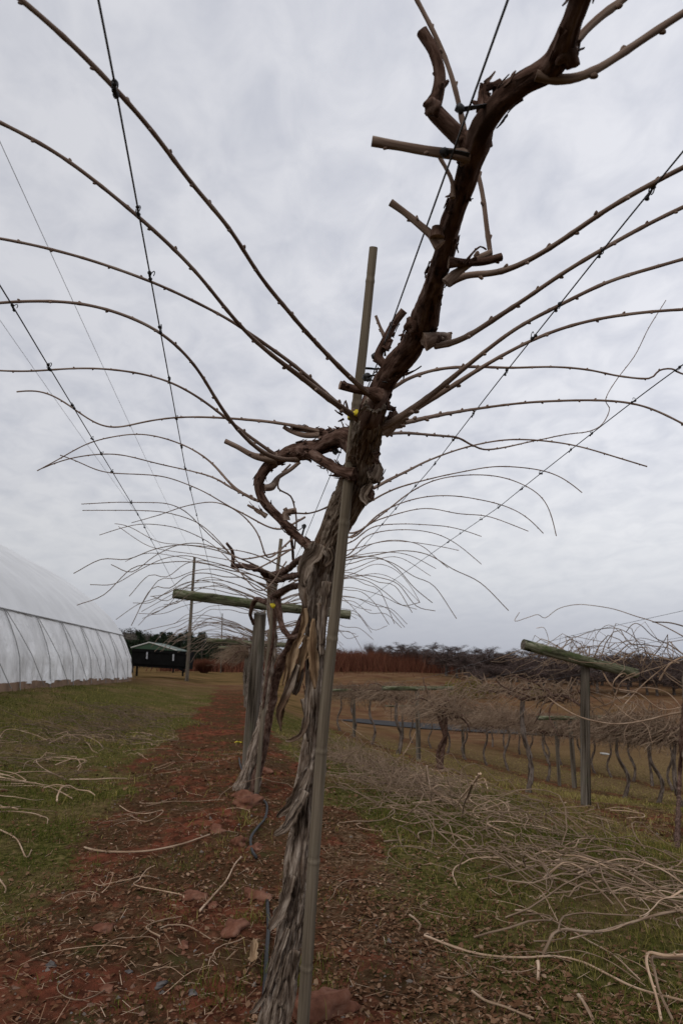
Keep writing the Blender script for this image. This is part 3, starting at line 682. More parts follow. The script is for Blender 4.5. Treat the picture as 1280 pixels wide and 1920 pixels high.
limb('spur', [(600, 815, 1.84, .009), (570, 816, 1.86, .0075), (545, 808, 1.88, .0065), (531, 800, 1.88, .0055)], None, 24, 'cane', sides=12, disp=False, cutend=True)
stub([(520, 860, 1.93, .013), (490, 858, 1.93, .0125), (470, 852, 1.93, .010), (445, 838, 1.93, .0085), (422, 827, 1.93, .008)], 'long cut stub under the two left canes', 25)
limb('spur', [(495, 915, DL, .010), (510, 912, DL+.02, .0115), (522, 895, DL+.03, .0065), (545, 880, DL+.05, .006), (562, 866, DL+.05, .0055)], None, 26, 'cane', sides=12, disp=False)
stub([(535, 975, DL, .011), (537, 962, DL, .010), (556, 958, DL, .009)], None, 27)
stub([(540, 965, DL, .006), (533, 953, DL, .006)], None, 28)
stub([(500, 968, DL, .006), (480, 955, DL, .005), (464, 947, DL, .0035)], None, 29, flakes=6)
stub([(570, 1015, DL, .009), (577, 1009, DL, .007)], None, 30, 'limb')
for pts in ([(545, 870), (527, 890), (522, 915), (545, 930), (553, 955), (556, 985), (552, 1030)],
            [(556, 962), (580, 962), (610, 952), (645, 930)]):
    P = [D2P(u, v, DL+.06) for u, v in pts]; mb = MB(); cane_mesh(mb, P, .0032, .0035, True, .06, 5, kinky=True); mb.build('shoot', M['cane'], root)
for pts, dd in (([(662, 875), (655, 850), (650, 815), (640, 790)], 1.76), ([(760, 702), (778, 694), (790, 686)], 1.5), ([(652, 768), (648, 750), (645, 760)], 1.6), ([(870, 495), (885, 475), (900, 462), (912, 468)], d2+.04), ([(643, 778), (632, 772), (628, 768)], 1.6), ([(645, 785), (634, 790)], 1.6)):
    P = [D2P(u, v, dd) for u, v in pts]; mb = MB(); cane_mesh(mb, P, .0035, .002, True, .02, 3, kinky=True); mb.build('twig', M['limb'], root)
# bark strips that hang off the trunk
DT = 1.90
def strip(pts, W, lab=None, mt='bark', seed=0, curl=.3, D=DT, th=.002, face=(0, -1, .1)):
    P = [D2P(a[0], a[1], D+(a[2] if len(a) > 2 else 0)) for a in pts]; mb = MB(); ribbon(mb, P, [w_*1.5/1000 for w_ in W], th, face, curl, seed=seed)
    o = mb.build('bark_strip', M[mt], root)
    if lab: o['label'] = lab
strip([(568, 1130), (572, 1165), (562, 1195), (556, 1215)], [8, 12, 8, 3], 'pale inner bark strip pulled off the trunk', 'bark_inner', 1)
strip([(568, 1188), (553, 1215), (546, 1245), (541, 1280), (532, 1315), (526, 1345), (527, 1362)], [8, 15, 17, 14, 13, 8, 3], 'long hanging strip of tan bark with a grey curled tip', 'bark_inner', 2, .5)
strip([(575, 1192), (568, 1222), (560, 1250), (556, 1278)], [9, 18, 15, 5], None, 'bark_inner', 22, .5, DT+.006)
strip([(560, 1200), (545, 1228), (536, 1262), (530, 1285)], [7, 12, 9, 3], None, 'bark_inner', 23, .5, DT+.008)
strip([(577, 1195), (583, 1212), (574, 1235)], [8, 11, 4], None, 'bark_inner', 24, .5, DT-.01)
strip([(588, 1160), (586, 1205), (588, 1250), (590, 1292)], [5, 17, 19, 4], 'tan barkless patch on the middle of the trunk', 'bark_inner', 25, -.22, DT-.035)
strip([(600, 1130), (603, 1180), (604, 1230)], [12, 16, 8], None, 'bark', 26, -.2, DT-.04)
strip([(558, 1245), (545, 1280), (533, 1310), (522, 1340), (527, 1370)], [8, 14, 15, 9, 2], None, 'bark', 3, .5, DT-.012)
strip([(566, 1235), (563, 1265), (555, 1290), (551, 1302)], [10, 13, 15, 9], None, 'bark', 4, .4, DT+.01)
strip([(583, 1255), (577, 1300), (574, 1345), (565, 1375), (545, 1388), (535, 1388)], [11, 10, 11, 10, 6, 2], 'thin curled bark strip lifting from the trunk side', 'bark', 5, .4, DT-.03)
strip([(600, 1020), (592, 1040), (575, 1058), (568, 1085), (571, 1100)], [28, 34, 30, 16, 4], 'broad bark collar below the fork', 'bark', 6, .25, DT-.045)
strip([(612, 1030), (618, 1045), (608, 1062)], [24, 20, 6], None, 'bark', 7, .25, DT-.055)
strip([(570, 1075), (566, 1105), (572, 1140)], [16, 16, 7], None, 'bark', 8, .3, DT-.04)
strip([(578, 1440), (560, 1480), (545, 1510), (525, 1525), (520, 1532)], [16, 20, 20, 12, 4], None, 'bark', 9, .25, DT-.02)
strip([(570, 1480), (555, 1515), (540, 1545), (522, 1560), (514, 1566)], [16, 22, 18, 12, 5], 'shaggy frayed bark flap sticking out to the left', 'bark', 10, .25, DT-.03)
strip([(560, 1500), (545, 1525), (530, 1552)], [10, 8, 3], None, 'bark', 11, .25, DT-.035)
strip([(545, 1640), (533, 1690), (520, 1720), (504, 1742)], [16, 22, 22, 8], 'wide bark plate flaring near the trunk foot', 'bark', 12, .2, DT-.02)
strip([(540, 1740), (522, 1790), (508, 1840), (498, 1870)], [10, 12, 10, 4], None, 'bark', 13, .3, DT-.02)
strip([(552, 1780), (545, 1840), (540, 1900), (530, 1960)], [14, 18, 14, 10], None, 'bark', 14, .25, DT-.045)
strip([(520, 1790), (503, 1850), (480, 1890), (468, 1898)], [8, 10, 8, 3], None, 'bark', 15, .3, DT)
strip([(612, 1090), (606, 1150), (602, 1210)], [16, 12, 5], None, 'bark', 16, .2, DT-.045)
strip([(568, 1310), (575, 1350), (578, 1390)], [9, 12, 5], None, 'bark', 17, .3, DT-.02)
strip([(600, 1430), (596, 1480), (588, 1540)], [20, 16, 6], None, 'bark', 18, .2, DT-.045)
strip([(700, 900), (708, 880), (703, 862)], [12, 16, 6], None, 'bark', 19, .3, 1.66)
strip([(690, 945), (680, 930), (697, 905)], [12, 16, 6], None, 'bark', 20, .3, 1.70)
# canes of the main vine
CL = [
 ('A', [(690,738),(660,712),(620,672),(575,625),(530,570),(490,522),(455,465),(422,415),(385,375),(350,335),(310,275),(270,225),(215,165),(150,95),(78,28),(40,0),(5,-30),(-60,-80)], 1.52, .0070, .0042),
 ('B', [(680,790),(640,765),(600,735),(555,700),(500,660),(450,612),(400,550),(360,500),(310,452),(254,400),(190,350),(140,308),(80,268),(0,228),(-60,200)], 1.62, .0100, .0038),
 ('C', [(650,770),(610,738),(560,690),(510,655),(450,612),(400,582),(350,560),(300,532),(240,512),(180,490),(120,475),(60,458),(0,448),(-60,438)], 1.60, .0068, .0033),
 ('D', [(560,862),(520,862),(480,840),(440,800),(405,750),(375,697),(335,650),(285,612),(240,593),(190,575),(130,565),(70,563),(0,568),(-60,574)], 1.88, .0085, .0040),
 ('E', [(525,858),(490,835),(450,805),(400,765),(350,730),(300,708),(250,697),(200,691),(130,690),(60,697),(0,695),(-50,692)], 1.90, .0062, .0030),
 ('F', [(600,808),(560,800),(500,790),(440,785),(380,782),(320,783),(250,795),(210,807),(180,795),(150,775),(110,745),(75,730),(32,735)], 1.84, .0062, .0030),
 ('G', [(485,940),(440,918),(410,880),(375,850),(335,830),(290,816),(250,812),(200,822),(165,830),(110,862),(70,883)], 1.98, .0055, .0026),
 ('H', [(478,937),(430,912),(400,895),(345,880),(290,868),(230,852),(185,851),(120,862),(80,878)], 1.98, .0055, .0026),
 ('a', [(840,532),(858,510),(880,512),(910,518),(950,508),(990,490),(1040,458),(1090,425),(1140,388),(1200,355),(1280,315),(1340,285)], Dc(820,520)+.02, .0085, .0052),
 ('b', [(815,650),(850,648),(880,630),(930,595),(980,565),(1040,520),(1090,490),(1140,462),(1200,425),(1280,388),(1340,360)], Dc(795,620), .0078, .0046),
 ('c', [(718,800),(750,782),(800,747),(850,708),(885,678),(930,643),(980,605),(1050,572),(1120,535),(1200,508),(1280,485),(1340,468)], 1.60, .0105, .0045),
 ('d', [(725,800),(780,765),(840,730),(880,703),(930,672),(980,645),(1050,615),(1120,598),(1200,586),(1280,580),(1340,578)], 1.62, .0098, .0042),
 ('e', [(735,728),(770,708),(820,693),(880,688),(960,690),(1040,688),(1100,693),(1160,705),(1215,710),(1235,695),(1258,692),(1275,700),(1320,712)], 1.62, .0055, .0030),
 ('f', [(712,802),(770,790),(830,777),(890,767),(960,757),(1040,752),(1100,750),(1170,753),(1220,765),(1280,795),(1330,822)], 1.64, .0085, .0040),
 ('g', [(705,815),(760,812),(810,816),(855,820),(885,835),(910,843),(950,838),(1000,827),(1060,815),(1105,808),(1128,795),(1142,768),(1135,748),(1155,712),(1190,665),(1215,615),(1247,563)], 1.72, .0055, .0026),
 ('h', [(700,915),(750,890),(800,865),(850,845),(910,830),(960,823),(1020,827),(1080,835),(1140,853),(1212,875)], 1.95, .0060, .0032),
 ('top1', [(870,245),(858,180),(840,120),(815,60),(788,15),(770,-20),(740,-80)], Dc(900,240)+.07, .0050, .0044),
 ('top2', [(1003,140),(1025,163),(1050,166),(1100,148),(1150,112),(1200,78),(1250,42),(1290,18),(1350,-20)], Dc(1030,130)-.0, .0080, .0060),
 ('top3', [(1062,105),(1085,70),(1120,35),(1165,0),(1220,-50)], Dc(1055,90)+.02, .0062, .0070),
 ('mid1', [(918,475),(912,430),(905,370),(895,325),(880,290)], d2+.08, .0052, .0056),
 ('mid2', [(848,372),(848,345),(838,320),(822,292)], d1+.06, .0050, .0042),
 ('mid3', [(835,530),(850,515),(885,490),(920,472)], d2+.06, .0105, .0080),
]
CLAB = {'A': 'longest cane, sweeping to the upper left corner', 'g': 'wandering cane with a kinked upright tip', 'F': 'thin cane with an S-shaped dip near the outer wire', 'top2': 'stout pale cane leaving the overhead limb to the right'}
for i_, (k, px, D0, r0, r1) in enumerate(CL):
    P = trace(px, D0) if not k.startswith(('top', 'mid')) else np.array([D2P(u, v, D0*(1+.0*n)) for n, (u, v) in enumerate(px)])
    mb = MB(); cane_mesh(mb, P, r0, r1, True, .046+.003*(i_ % 4), i_+2, kinky=k in 'eg' or k.startswith('mid'))
    o = mb.build('cane', M['cane'], root)
    if k in CLAB: o['label'] = CLAB[k]

# ================================================================ second vine and its traced canes
V2 = [(452, 1486, 5.85, .085), (470, 1430, 5.9, .062), (488, 1370, 5.95, .055), (500, 1310, 6.0, .05), (506, 1250, 6.0, .045), (512, 1190, 6.0, .045), (510, 1140, 6.0, .05), (508, 1095, 6.0, .05), (505, 1075, 6.0, .04)]
r2 = empty('kiwi_vine', (*onG(458, 1484)[:2], 0)); tag(r2, 'second vine of the row, pale forked trunk next to the thick round post', 'vine', 'trained kiwi vines of the near row')
P = np.array([D2P(*a[:3]) for a in V2]); Q, R = resample(P, .02, [a[3]*.8 for a in V2]); mb = MB(); tube(mb, Q, R, 24, True, disp=bark_disp(31, .25, .3))
Q2, R2 = resample(np.array([D2P(*a) for a in ((478, 1484, 5.86), (485, 1440, 5.9), (492, 1380, 5.92), (500, 1330, 5.96))]), .02, [.035, .028, .028, .03]); tube(mb, Q2, R2, 16, True, disp=bark_disp(32, .25, .3))
mb.build('trunk', M['bark'], r2)
def l2(pts, seed, r=0.76):
    P = np.array([D2P(*a[:3]) for a in pts]); Q, R = resample(P, .015, [a[3]*r for a in pts]); mb = MB(); tube(mb, Q, R, 12, True, disp=bark_disp(seed, .1, .25)); return mb.build('limb', M['limb'], r2)
l2([(505, 1085, 5.9, .045), (490, 1070, 5.6, .035), (465, 1063, 5.2, .03), (437, 1060, 4.9, .025)], 41)
l2([(437, 1060, 4.9, .018), (436, 1035, 4.85, .014), (425, 1018, 4.8, .011)], 42)
l2([(508, 1080, 5.8, .04), (535, 1070, 4.5, .03), (560, 1050, 3.5, .022), (590, 1045, 2.8, .016)], 43)
l2([(512, 1090, 5.8, .035), (540, 1082, 4.4, .028), (575, 1075, 3.4, .02)], 44)
l2([(512, 1120, 5.9, .045), (540, 1102, 5.0, .032), (565, 1098, 4.4, .026), (600, 1095, 3.8, .018)], 45)
l2([(520, 1110, 5.7, .04), (522, 1140, 5.6, .036), (530, 1175, 5.5, .032), (545, 1195, 5.4, .028), (560, 1190, 5.4, .022)], 46)
l2([(505, 1130, 6.0, .04), (480, 1125, 6.3, .03), (470, 1150, 6.4, .022), (475, 1170, 6.5, .02)], 47)
l2([(550, 1050, 4.2, .012), (545, 1000, 4.0, .010), (535, 985, 4.0, .009)], 48)
l2([(580, 1040, 3.2, .012), (560, 1010, 3.1, .010), (540, 1000, 3.0, .009), (538, 990, 3.0, .009)], 49)
l2([(578, 1115, 5.3, .03), (566, 1165, 5.4, .045), (540, 1215, 5.6, .05), (520, 1265, 5.8, .05), (508, 1330, 5.85, .045), (497, 1400, 5.8, .042), (482, 1450, 5.75, .045), (474, 1490, 5.72, .055)], 51)
l2([(515, 1140, 5.7, .02), (512, 1200, 5.7, .018), (498, 1290, 5.7, .018), (486, 1400, 5.75, .016)], 52)
CL2 = [
 [(555,1015),(520,995),(470,970),(430,950),(390,925),(350,908),(310,893),(270,890),(210,887),(180,883),(150,865),(113,853)],
 [(500,1050),(490,1010),(460,970),(430,950),(400,940),(350,948),(300,965),(248,980)],
 [(450,1050),(430,1035),(400,1010),(375,985),(350,960),(320,945),(280,942),(215,942),(153,945)],
 [(470,1070),(430,1035),(380,985),(330,965),(290,958),(240,957),(155,957)],
 [(490,1110),(440,1060),(400,1022),(360,1000),(320,987),(270,982),(235,988),(187,1003)],
 [(480,1040),(430,1030),(390,1025),(330,1020),(300,1018),(270,1003),(240,985),(215,982)],
 [(470,1060),(430,1050),(370,1040),(320,1033),(280,1025),(250,1007),(222,987)],
 [(480,1080),(440,1065),(380,1055),(340,1045),(300,1038),(270,1037),(235,1053)],
 [(667,955),(730,920),(790,902),(840,890),(890,880),(930,874),(1010,880),(1055,896),(1090,924)],
 [(655,1005),(715,965),(765,925),(815,899),(865,891),(910,890),(960,899),(1010,925),(1030,955),(1042,1005)],
 [(660,1012),(700,970),(740,947),(790,932),(840,929),(890,935),(940,946),(985,967),(1018,1000)],
 [(650,1012),(690,982),(740,965),(800,952),(860,964),(910,966),(950,980),(990,996)],
 [(655,1020),(690,990),(740,982),(810,985),(855,990),(902,1006)],
 [(650,1045),(680,1007),(730,994),(785,994),(830,1005),(865,1027),(902,1058)],
 [(655,1045),(690,1022),(740,1012),(790,1022),(815,1045),(840,1065)],
 [(665,1042),(715,1035),(765,1040),(817,1066)],
 [(660,1030),(725,1014),(805,1021),(860,1032)],
 [(650,1070),(705,1049),(750,1045),(807,1080)],
 [(650,1080),(700,1057),(740,1067),(770,1100),(787,1130)],
 [(650,1085),(705,1075),(745,1090),(787,1130)],
]
for i_, px in enumerate(CL2):
    P = trace(px, auto=True); mb = MB(); cane_mesh(mb, P, .0058, .0026, i_ < 40, .075, i_+40)
    mb.build('cane', M['cane'], r2)

# ================================================================ procedural vines further down the row
def arch_cane(rr, side, Y, zc, reach=None, up=None):
    """a pruned cane leaving the cordon, arching over the wires, tip drooping"""
    reach = reach or rr.uniform(1.0, 1.45); up = up if up is not None else rr.uniform(.05, .2); dyy = rr.uniform(-.18, .12)
    pts = []
    for t in np.linspace(0, 1, 9):
        x = side*(.03+reach*t); z = zc+up*sin(min(1, t*1.5)*pi*.62)*1.3-max(0, t-.55)**1.6*rr.uniform(.5, 1.5)
        pts.append((x, Y+dyy*t+.02*rr.uniform(-1, 1), z+.012*rr.uniform(-1, 1)))
    return np.array(pts)
rr = random.Random(5)
for side in (-1, 1):
    for Y in np.arange(4.5, 8.6, .21 if side < 0 else .24):
        Y += rr.uniform(-.05, .05); P = arch_cane(rr, side, Y, 1.62); P[:, 0] += .28
        mb = MB(); cane_mesh(mb, P, .0060, .003, False, seed=int(Y*10)); mb.build('cane', M['cane_far'], r2)
def cordon_and_trunk(root_, rr, zt=1.55, r=.05, lean=.1, length=1.6, canes=14, seed=0, trunkmat='bark', ox=0.0):
    o = np.array(root_.location)
    b = o+np.array([0, 0, -.08]); mid = o+np.array([lean*rr.uniform(-1, 1), lean*rr.uniform(-1, 1), zt*.5]); tp = o+np.array([ox, 0, zt])
    Q, R = resample([b, b*.6+mid*.4, mid, (mid+tp)/2+np.array([.03, 0, 0]), tp], .03, [r*1.5, r*1.05, r, r*.9, r])
    mb = MB(); tube(mb, Q, R, 14, True, disp=bark_disp(seed+50, .2, .3)); mb.build('trunk', M['bark_far'], root_)
    for s in (-1, 1):
        pts = [tp-np.array([0, 0, .05])]
        for k in range(1, 6): pts.append(tp+np.array([rr.uniform(-.05, .05), s*length*k/5, rr.uniform(-.03, .06)]))
        Q, R = resample(pts, .03, np.linspace(r*.75, r*.35, 6)); mb = MB(); tube(mb, Q, R, 10, True, disp=bark_disp(seed+60, .1, .25)); mb.build('cordon', M['limb'], root_)
    for k in range(canes):
        s = -1 if k % 2 else 1; P = arch_cane(rr, s, 0, 0); P += tp+np.array([0, (k/canes*2-1)*length, .02])
        mb = MB(); cane_mesh(mb, P, .0065, .0035, False, seed=k+seed); mb.build('cane', M['cane_far'], root_)
    return tp
protoA = None
WORDS = ['third', 'fourth', 'fifth', 'sixth']
for n_, Y in enumerate((10.2, 13.4)):
    g_ = zgf(.25, Y); e_ = empty('kiwi_vine', (.22, Y, g_)); tag(e_, WORDS[n_]+' vine of the near row, dark trunk behind the round posts', 'vine', 'trained kiwi vines of the near row')
    cordon_and_trunk(e_, random.Random(20+n_), 1.6-.0*g_, .065, .06, 1.6, 26, seed=n_*7)
# dense, unpruned vines: a tangle of canes on a trunk
def tangle(mb, rr, L_=1.7, n=120, r=.0042, zc=1.55, spread=1.0, droop=.7, sides=3, segs=8, up=.25, cx=0):
    for k in range(n):
        s = rr.choice((-1, 1)); y = rr.uniform(-L_, L_); reach = rr.uniform(.25, spread); u_p = rr.uniform(-.05, up); yaw_ = rr.uniform(-.9, .9)
        pts = []; kx, kz = rr.uniform(2, 6), rr.uniform(2, 6); ph = rr.uniform(0, 6); am = rr.uniform(.02, .12); dr_ = rr.uniform(.1, 1)*droop
        for t in np.linspace(0, 1, segs):
            x = s*reach*t*cos(yaw_)+am*sin(kx*t*2+ph); yy = y+reach*t*sin(yaw_)+am*sin(kz*t*2+ph)
            z = zc+u_p*sin(min(1, 1.7*t)*pi*.8)-dr_*max(0, t-.3)**1.5+am*.7*sin(kz*t*3+ph)
            pts.append((x+cx, yy, z))
        q_r = r*rr.choice((.6, .8, 1.0, 1.6)); tube(mb, np.array(pts), np.linspace(q_r*1.2, q_r*.6, segs), sides, False)
def dense_vine(loc, seed, label, n=130, trunk_r=.045, zt=1.45, L_=1.8, group=None, r=.0055, multi=False, spread=1.1, droop=.62, up=.42, tm='bark_far'):
    n = int(n*.8); trunk_r *= .8
    rr = random.Random(seed); e_ = empty('kiwi_vine', (0, 0, 0)); tag(e_, label, 'vine', group)
    mb = MB()
    for q_ in range(3 if multi else 1):
        lx, ly = rr.uniform(-.12, .12), rr.uniform(-.12, .12)
        P = [(lx*(1 if multi else 0), ly*(1 if multi else 0), -.1), (lx*.7+rr.uniform(-.1, .1), ly*.6+rr.uniform(-.15, .15), zt*.3), (rr.uniform(-.08, .08), rr.uniform(-.12, .12), zt*.65), (rr.uniform(-.25, .25) if multi else 0, rr.uniform(-.2, .2) if multi else 0, zt)]
        Q, R = resample(P, .05, np.array([1.4, 1, .9, .9])*trunk_r*(.6 if multi else 1)); tube(mb, Q, R, 10, True, disp=bark_disp(seed+q_, .2, .35))
    mb.build('trunk', M[tm], e_)
    for s in (-1, 1):
        pts = [(0, 0, zt-.04)]+[(rr.uniform(-.06, .06), s*L_*k/4, zt+rr.uniform(-.03, .08)) for k in range(1, 5)]
        Q, R = resample(pts, .08, np.linspace(trunk_r*.8, trunk_r*.4, 5)); mb = MB(); tube(mb, Q, R, 8, True); mb.build('cordon', M['limb'], e_)
    for k in range(9):
        a = rr.uniform(0, 6.28); p_ = np.array([rr.uniform(-.05, .05), rr.uniform(-.8, .8)*L_, zt]); pts = [p_]; el_ = rr.uniform(.1, .9)
        for q_ in range(5): p_ = p_+np.array([cos(a)*cos(el_), sin(a)*cos(el_), sin(el_)])*rr.uniform(.1, .22); el_ += rr.uniform(-.7, .25); a += rr.uniform(-.7, .7); pts.append(p_)
        Q, R = resample(pts, .06, np.linspace(trunk_r*.45, trunk_r*.16, 6)); mb = MB(); tube(mb, Q, R, 6, True); mb.build('arm', M['limb'], e_)
    mb = MB(); tangle(mb, rr, L_, n, r, zt+.05, spread, droop, up=up); o = mb.build('cane_tangle', M['cane_tan'], e_); o['kind'] = 'stuff'
    e_.location = loc
    return e_
ORD = ['first', 'second', 'third', 'fourth', 'fifth', 'sixth', 'seventh', 'eighth', 'ninth', 'tenth', 'eleventh', 'twelfth', 'thirteenth', 'fourteenth']
pa = dense_vine((.25, 16.8, zgf(.25, 16.8)), 70, 'first unpruned bushy vine behind the second crossbar of the near row', 260, .05, 1.5, 1.7, 'unpruned vines far down the near row', .005)
for n_, Y in enumerate((20.2, 23.6, 27.2, 31)):
    dup(pa, (.25, Y, zgf(.25, Y)), pi*(n_ % 2), '%s unpruned bushy vine behind the second crossbar of the near row' % ORD[n_+1])

# ================================================================ trellis posts
def trellis_post(base, top, r, barL, barR, rb, label, group, extra_top=.0, sides=20):
    e_ = empty('trellis_post', tuple(base)); tag(e_, label, 'post', group)
    base, top, barL, barR = map(lambda a: np.asarray(a, float), (base, top, barL, barR))
    mb = MB(); Q, R = resample([base-np.array([0, 0, .25]), (base+top)/2+np.array([.005, 0, 0]), top], .05, [r*1.04, r, r*.95]); tube(mb, Q, R, sides, True, disp=lambda c, s, v, R: .03*fbm(c*1.5, s*1.5, v*1.2, 2)); mb.build('post', M['post'], e_)
    if barL is not None:
        mb = MB(); Q, R = resample([barL, (barL+barR)/2+np.array([0, 0, -.008]), barR], .05, [rb*1.02, rb, rb*.97]); tube(mb, Q, R, sides, True, disp=lambda c, s, v, R: .05*fbm(c*1.5+4, s*1.5, v*2, 2), mcap=1); mb.build('crossbar', [M['bar'], M['post']], e_)
    return e_
GP = 'posts of the near row'
b1 = D2P(463, 1442, 7.05); b1[2] = zgf(b1[0], b1[1]); t1 = D2P(488, 1150, 7.0); t1[2] -= .0
barL = D2P(326, 1114, 6.85); barR = D2P(654, 1154, 7.1)
trellis_post(b1, t1, .066, barL+np.array([0, -.08, 0]), barR+np.array([0, -.08, 0]), .048, 'nearest round post of the row with its long mossy green crossbar', GP)
for Y, lab in ((14.0, 'second post of the row, its crossbar half hidden in tangled canes'), (21.5, 'third post of the row, small and far, among unpruned vines'), (29, 'fourth and farthest post of the row, beyond the unpruned vines')):
    g_ = zgf(.22, Y); trellis_post((.2, Y, g_), (.22, Y, g_+1.68), .065, (-.68, Y-.1, g_+1.76), (1.1, Y-.1, g_+1.66), .05, lab, GP)

# ================================================================ bamboo stakes
def bamboo(P, r0, r1, label, group, nodes=.24, fine=True):
    P = np.asarray(P, float); Q, R = resample(P, .004 if fine else .03, np.linspace(r0, r1, len(P)))
    s = np.concatenate([[0], np.cumsum(np.linalg.norm(np.diff(Q, axis=0), axis=1))])
    nd = np.exp(-(((s % nodes)-nodes/2)/.004)**2); nd2 = np.exp(-(((s % nodes)-nodes/2-.012)/.005)**2)
    R = R*(1+.09*nd-.05*nd2)
    mb = MB(); tube(mb, Q, R, 24 if fine else 8, True, disp=lambda c, s_, v, R: .03*np.clip(fbm(c*2+3, s_*2, v*1.0, 2), -1, .4)); return tag(mb.build('bamboo_stake', M['bamboo']), label, 'stake', group)
sb = D2P(566, 1990, 1.80); st = D2P(700, 464, 1.86)
SP = [D2P(u, v, 1.718+(v-880)*.00012) for u, v in ((560, 2300), (568, 1920), (589, 1600), (607, 1350), (635, 1080), (655, 880), (668, 760), (682, 640), (700, 464))]
SP = [p for p in SP if p[2] > zgf(p[0], p[1])-.05]; p = SP[0]+(SP[0]-SP[1])*((SP[0][2]+.15)/max(.05, SP[1][2]-SP[0][2])); SP = [p]+SP
bamboo(SP, .0178, .0102, 'weathered bamboo stake standing against the big shaggy trunk', 'bamboo stakes of the row', .30)
bamboo([D2P(480, 1482, 5.7)-np.array([0, 0, .1]), D2P(494, 1330, 5.72), D2P(508, 1180, 5.75), D2P(527, 1010, 5.8)], .019, .015, 'thin dark stake standing at the foot of the second vine', 'bamboo stakes of the row', .3, False)
for Y, X, n_ in ((10.5, .3, 0), (13.7, .32, 1)):
    g_ = zgf(X, Y); bamboo([(X, Y, g_-.1), (X+.02, Y, g_+1), (X+.05, Y+.02, g_+2.2)], .018, .014, 'far bamboo stake, %s of two standing beyond the round post' % ('nearer' if n_ == 0 else 'farther'), 'bamboo stakes of the row', .3, False)
# straps between limb and centre wire, yellow tape
def strap(u, v, D, pts, label, r=.0085):
    mb = MB(); c = D2P(u, v, D); blob(mb, c, r, u, .45, 12, 9); tube(mb, [c-np.array([0, 0, r]), c+np.array([r*.6, 0, r*.4]), c+np.array([0, r, r])], r*.45, 6)
    for pl in pts:
        P = np.array([D2P(a, b_, dd) for a, b_, dd in pl]); ribbon(mb, P, [.006]*len(P), .0015, (0, -.4, -1), 0, jag=0)
    tag(mb.build('strap_tie', M['black']), label, 'tie', 'black straps on the centre wire')
dw = float((on_wire('cen', 862, 205)[0]-C0)@f_)
strap(862, 204, dw, [[(862, 206, dw), (885, 201, dw), (912, 196, Dc(905, 235)-.02), (930, 188, Dc(905, 235)-.02)]], 'black knob and strap high on the centre wire by the overhead limb', .0065)
dw = float((on_wire('cen', 828, 292)[0]-C0)@f_)
strap(833, 284, dw, [[(833, 284, dw), (855, 284, dw-.01), (880, 290, Dc(885, 275)-.02)]], 'black strap where the centre wire passes behind the horizontal stub', .0065)
dw = float((on_wire('cen', 705, 665)[0]-C0)@f_)
strap(703, 668, dw, [], 'black knot on the wire beside the forked dark stub', .008)
strap(688, 707, 1.62, [[(688, 706, 1.6), (705, 702, 1.58), (725, 700, 1.53)], [(688, 710, 1.6), (705, 714, 1.58), (725, 716, 1.53)], [(685, 690, 1.6), (705, 691, 1.6), (722, 690, 1.58)]], 'black knotted strap joining stake and limb above the yellow tape', .010)
strap(628, 846, 1.80, [[(628, 846, 1.8), (640, 848, 1.8)]], 'black knot beneath the left side limb', .009)
strap(570, 987, 2.1, [[(570, 987, 2.1), (562, 992, 2.05), (553, 998, 2.0)], [(570, 990, 2.1), (567, 1000, 2.1), (566, 1006, 2.1)]], 'small black knot hanging under the side loop near the fork', .007)
mb = MB(); c = D2P(667, 775, 1.59)
th = np.linspace(0, 2*pi*1.1, 26); c2 = D2P(665, 779, 1.70)
ribbon(mb, np.stack([c2[0]+.018*np.cos(th+2), c2[1]+.018*np.sin(th+2), c2[2]+.002*np.sin(3*th)], -1), [.014]*26, .0012, (0.01, 0.02, 1), 0, jag=.15)
m2 = MB()
th2 = th; ring = np.stack([c2[0]+.0175*np.cos(th2+2), c2[1]+.0175*np.sin(th2+2), c2[2]+0*th2], -1)
V = np.concatenate([ring+np.array([0, 0, .009]), ring-np.array([0, 0, .009])]); n_ = len(ring); k = np.arange(n_-1)
m2.add(V, np.stack([k, k+1, k+1+n_, k+n_], -1)); V2_ = V.copy(); V2_[:, :2] = c2[:2]+(V[:, :2]-c2[:2])*1.07; m2.add(V2_, np.stack([k, k+n_, k+1+n_, k+1], -1)); blob(m2, c, .0115, 3, .6, 12, 9, (1.25, .7, .7)); tube(m2, [c, (c+c2)/2, c2], .003, 6)
tag(m2.build('yellow_tape', M['yellow']), 'bit of yellow tape tied between bamboo stake and limb at the fork', 'tape')
for (u, v, D, lab) in ((511, 1135, 5.6, 'yellow tape tied on the second vine under its cordon'),):
    m2 = MB(); blob(m2, D2P(u, v, D), .02, 2, .6, 10, 8, (1, .6, 1)); tube(m2, [D2P(u-4, v, D), D2P(u+5, v+1, D)], .012, 6); tag(m2.build('yellow_tape', M['yellow']), lab, 'tape')
m2 = MB(); p = onG(447, 1394, .02); tube(m2, [p+np.array([-.06, 0, .0]), p+np.array([-.02, 0, .012]), p+np.array([.05, 0, .0])], .007, 6); tag(m2.build('yellow_tape', M['yellow']), 'yellow strip lying on the soil at the foot of the thick post', 'tape')

# ================================================================ right-hand rows
def YforX(u, X):
    d = ray(u, HOR); return X*d[1]/d[0]
X2, X3, X4 = 4.2, 7.9, 12.2
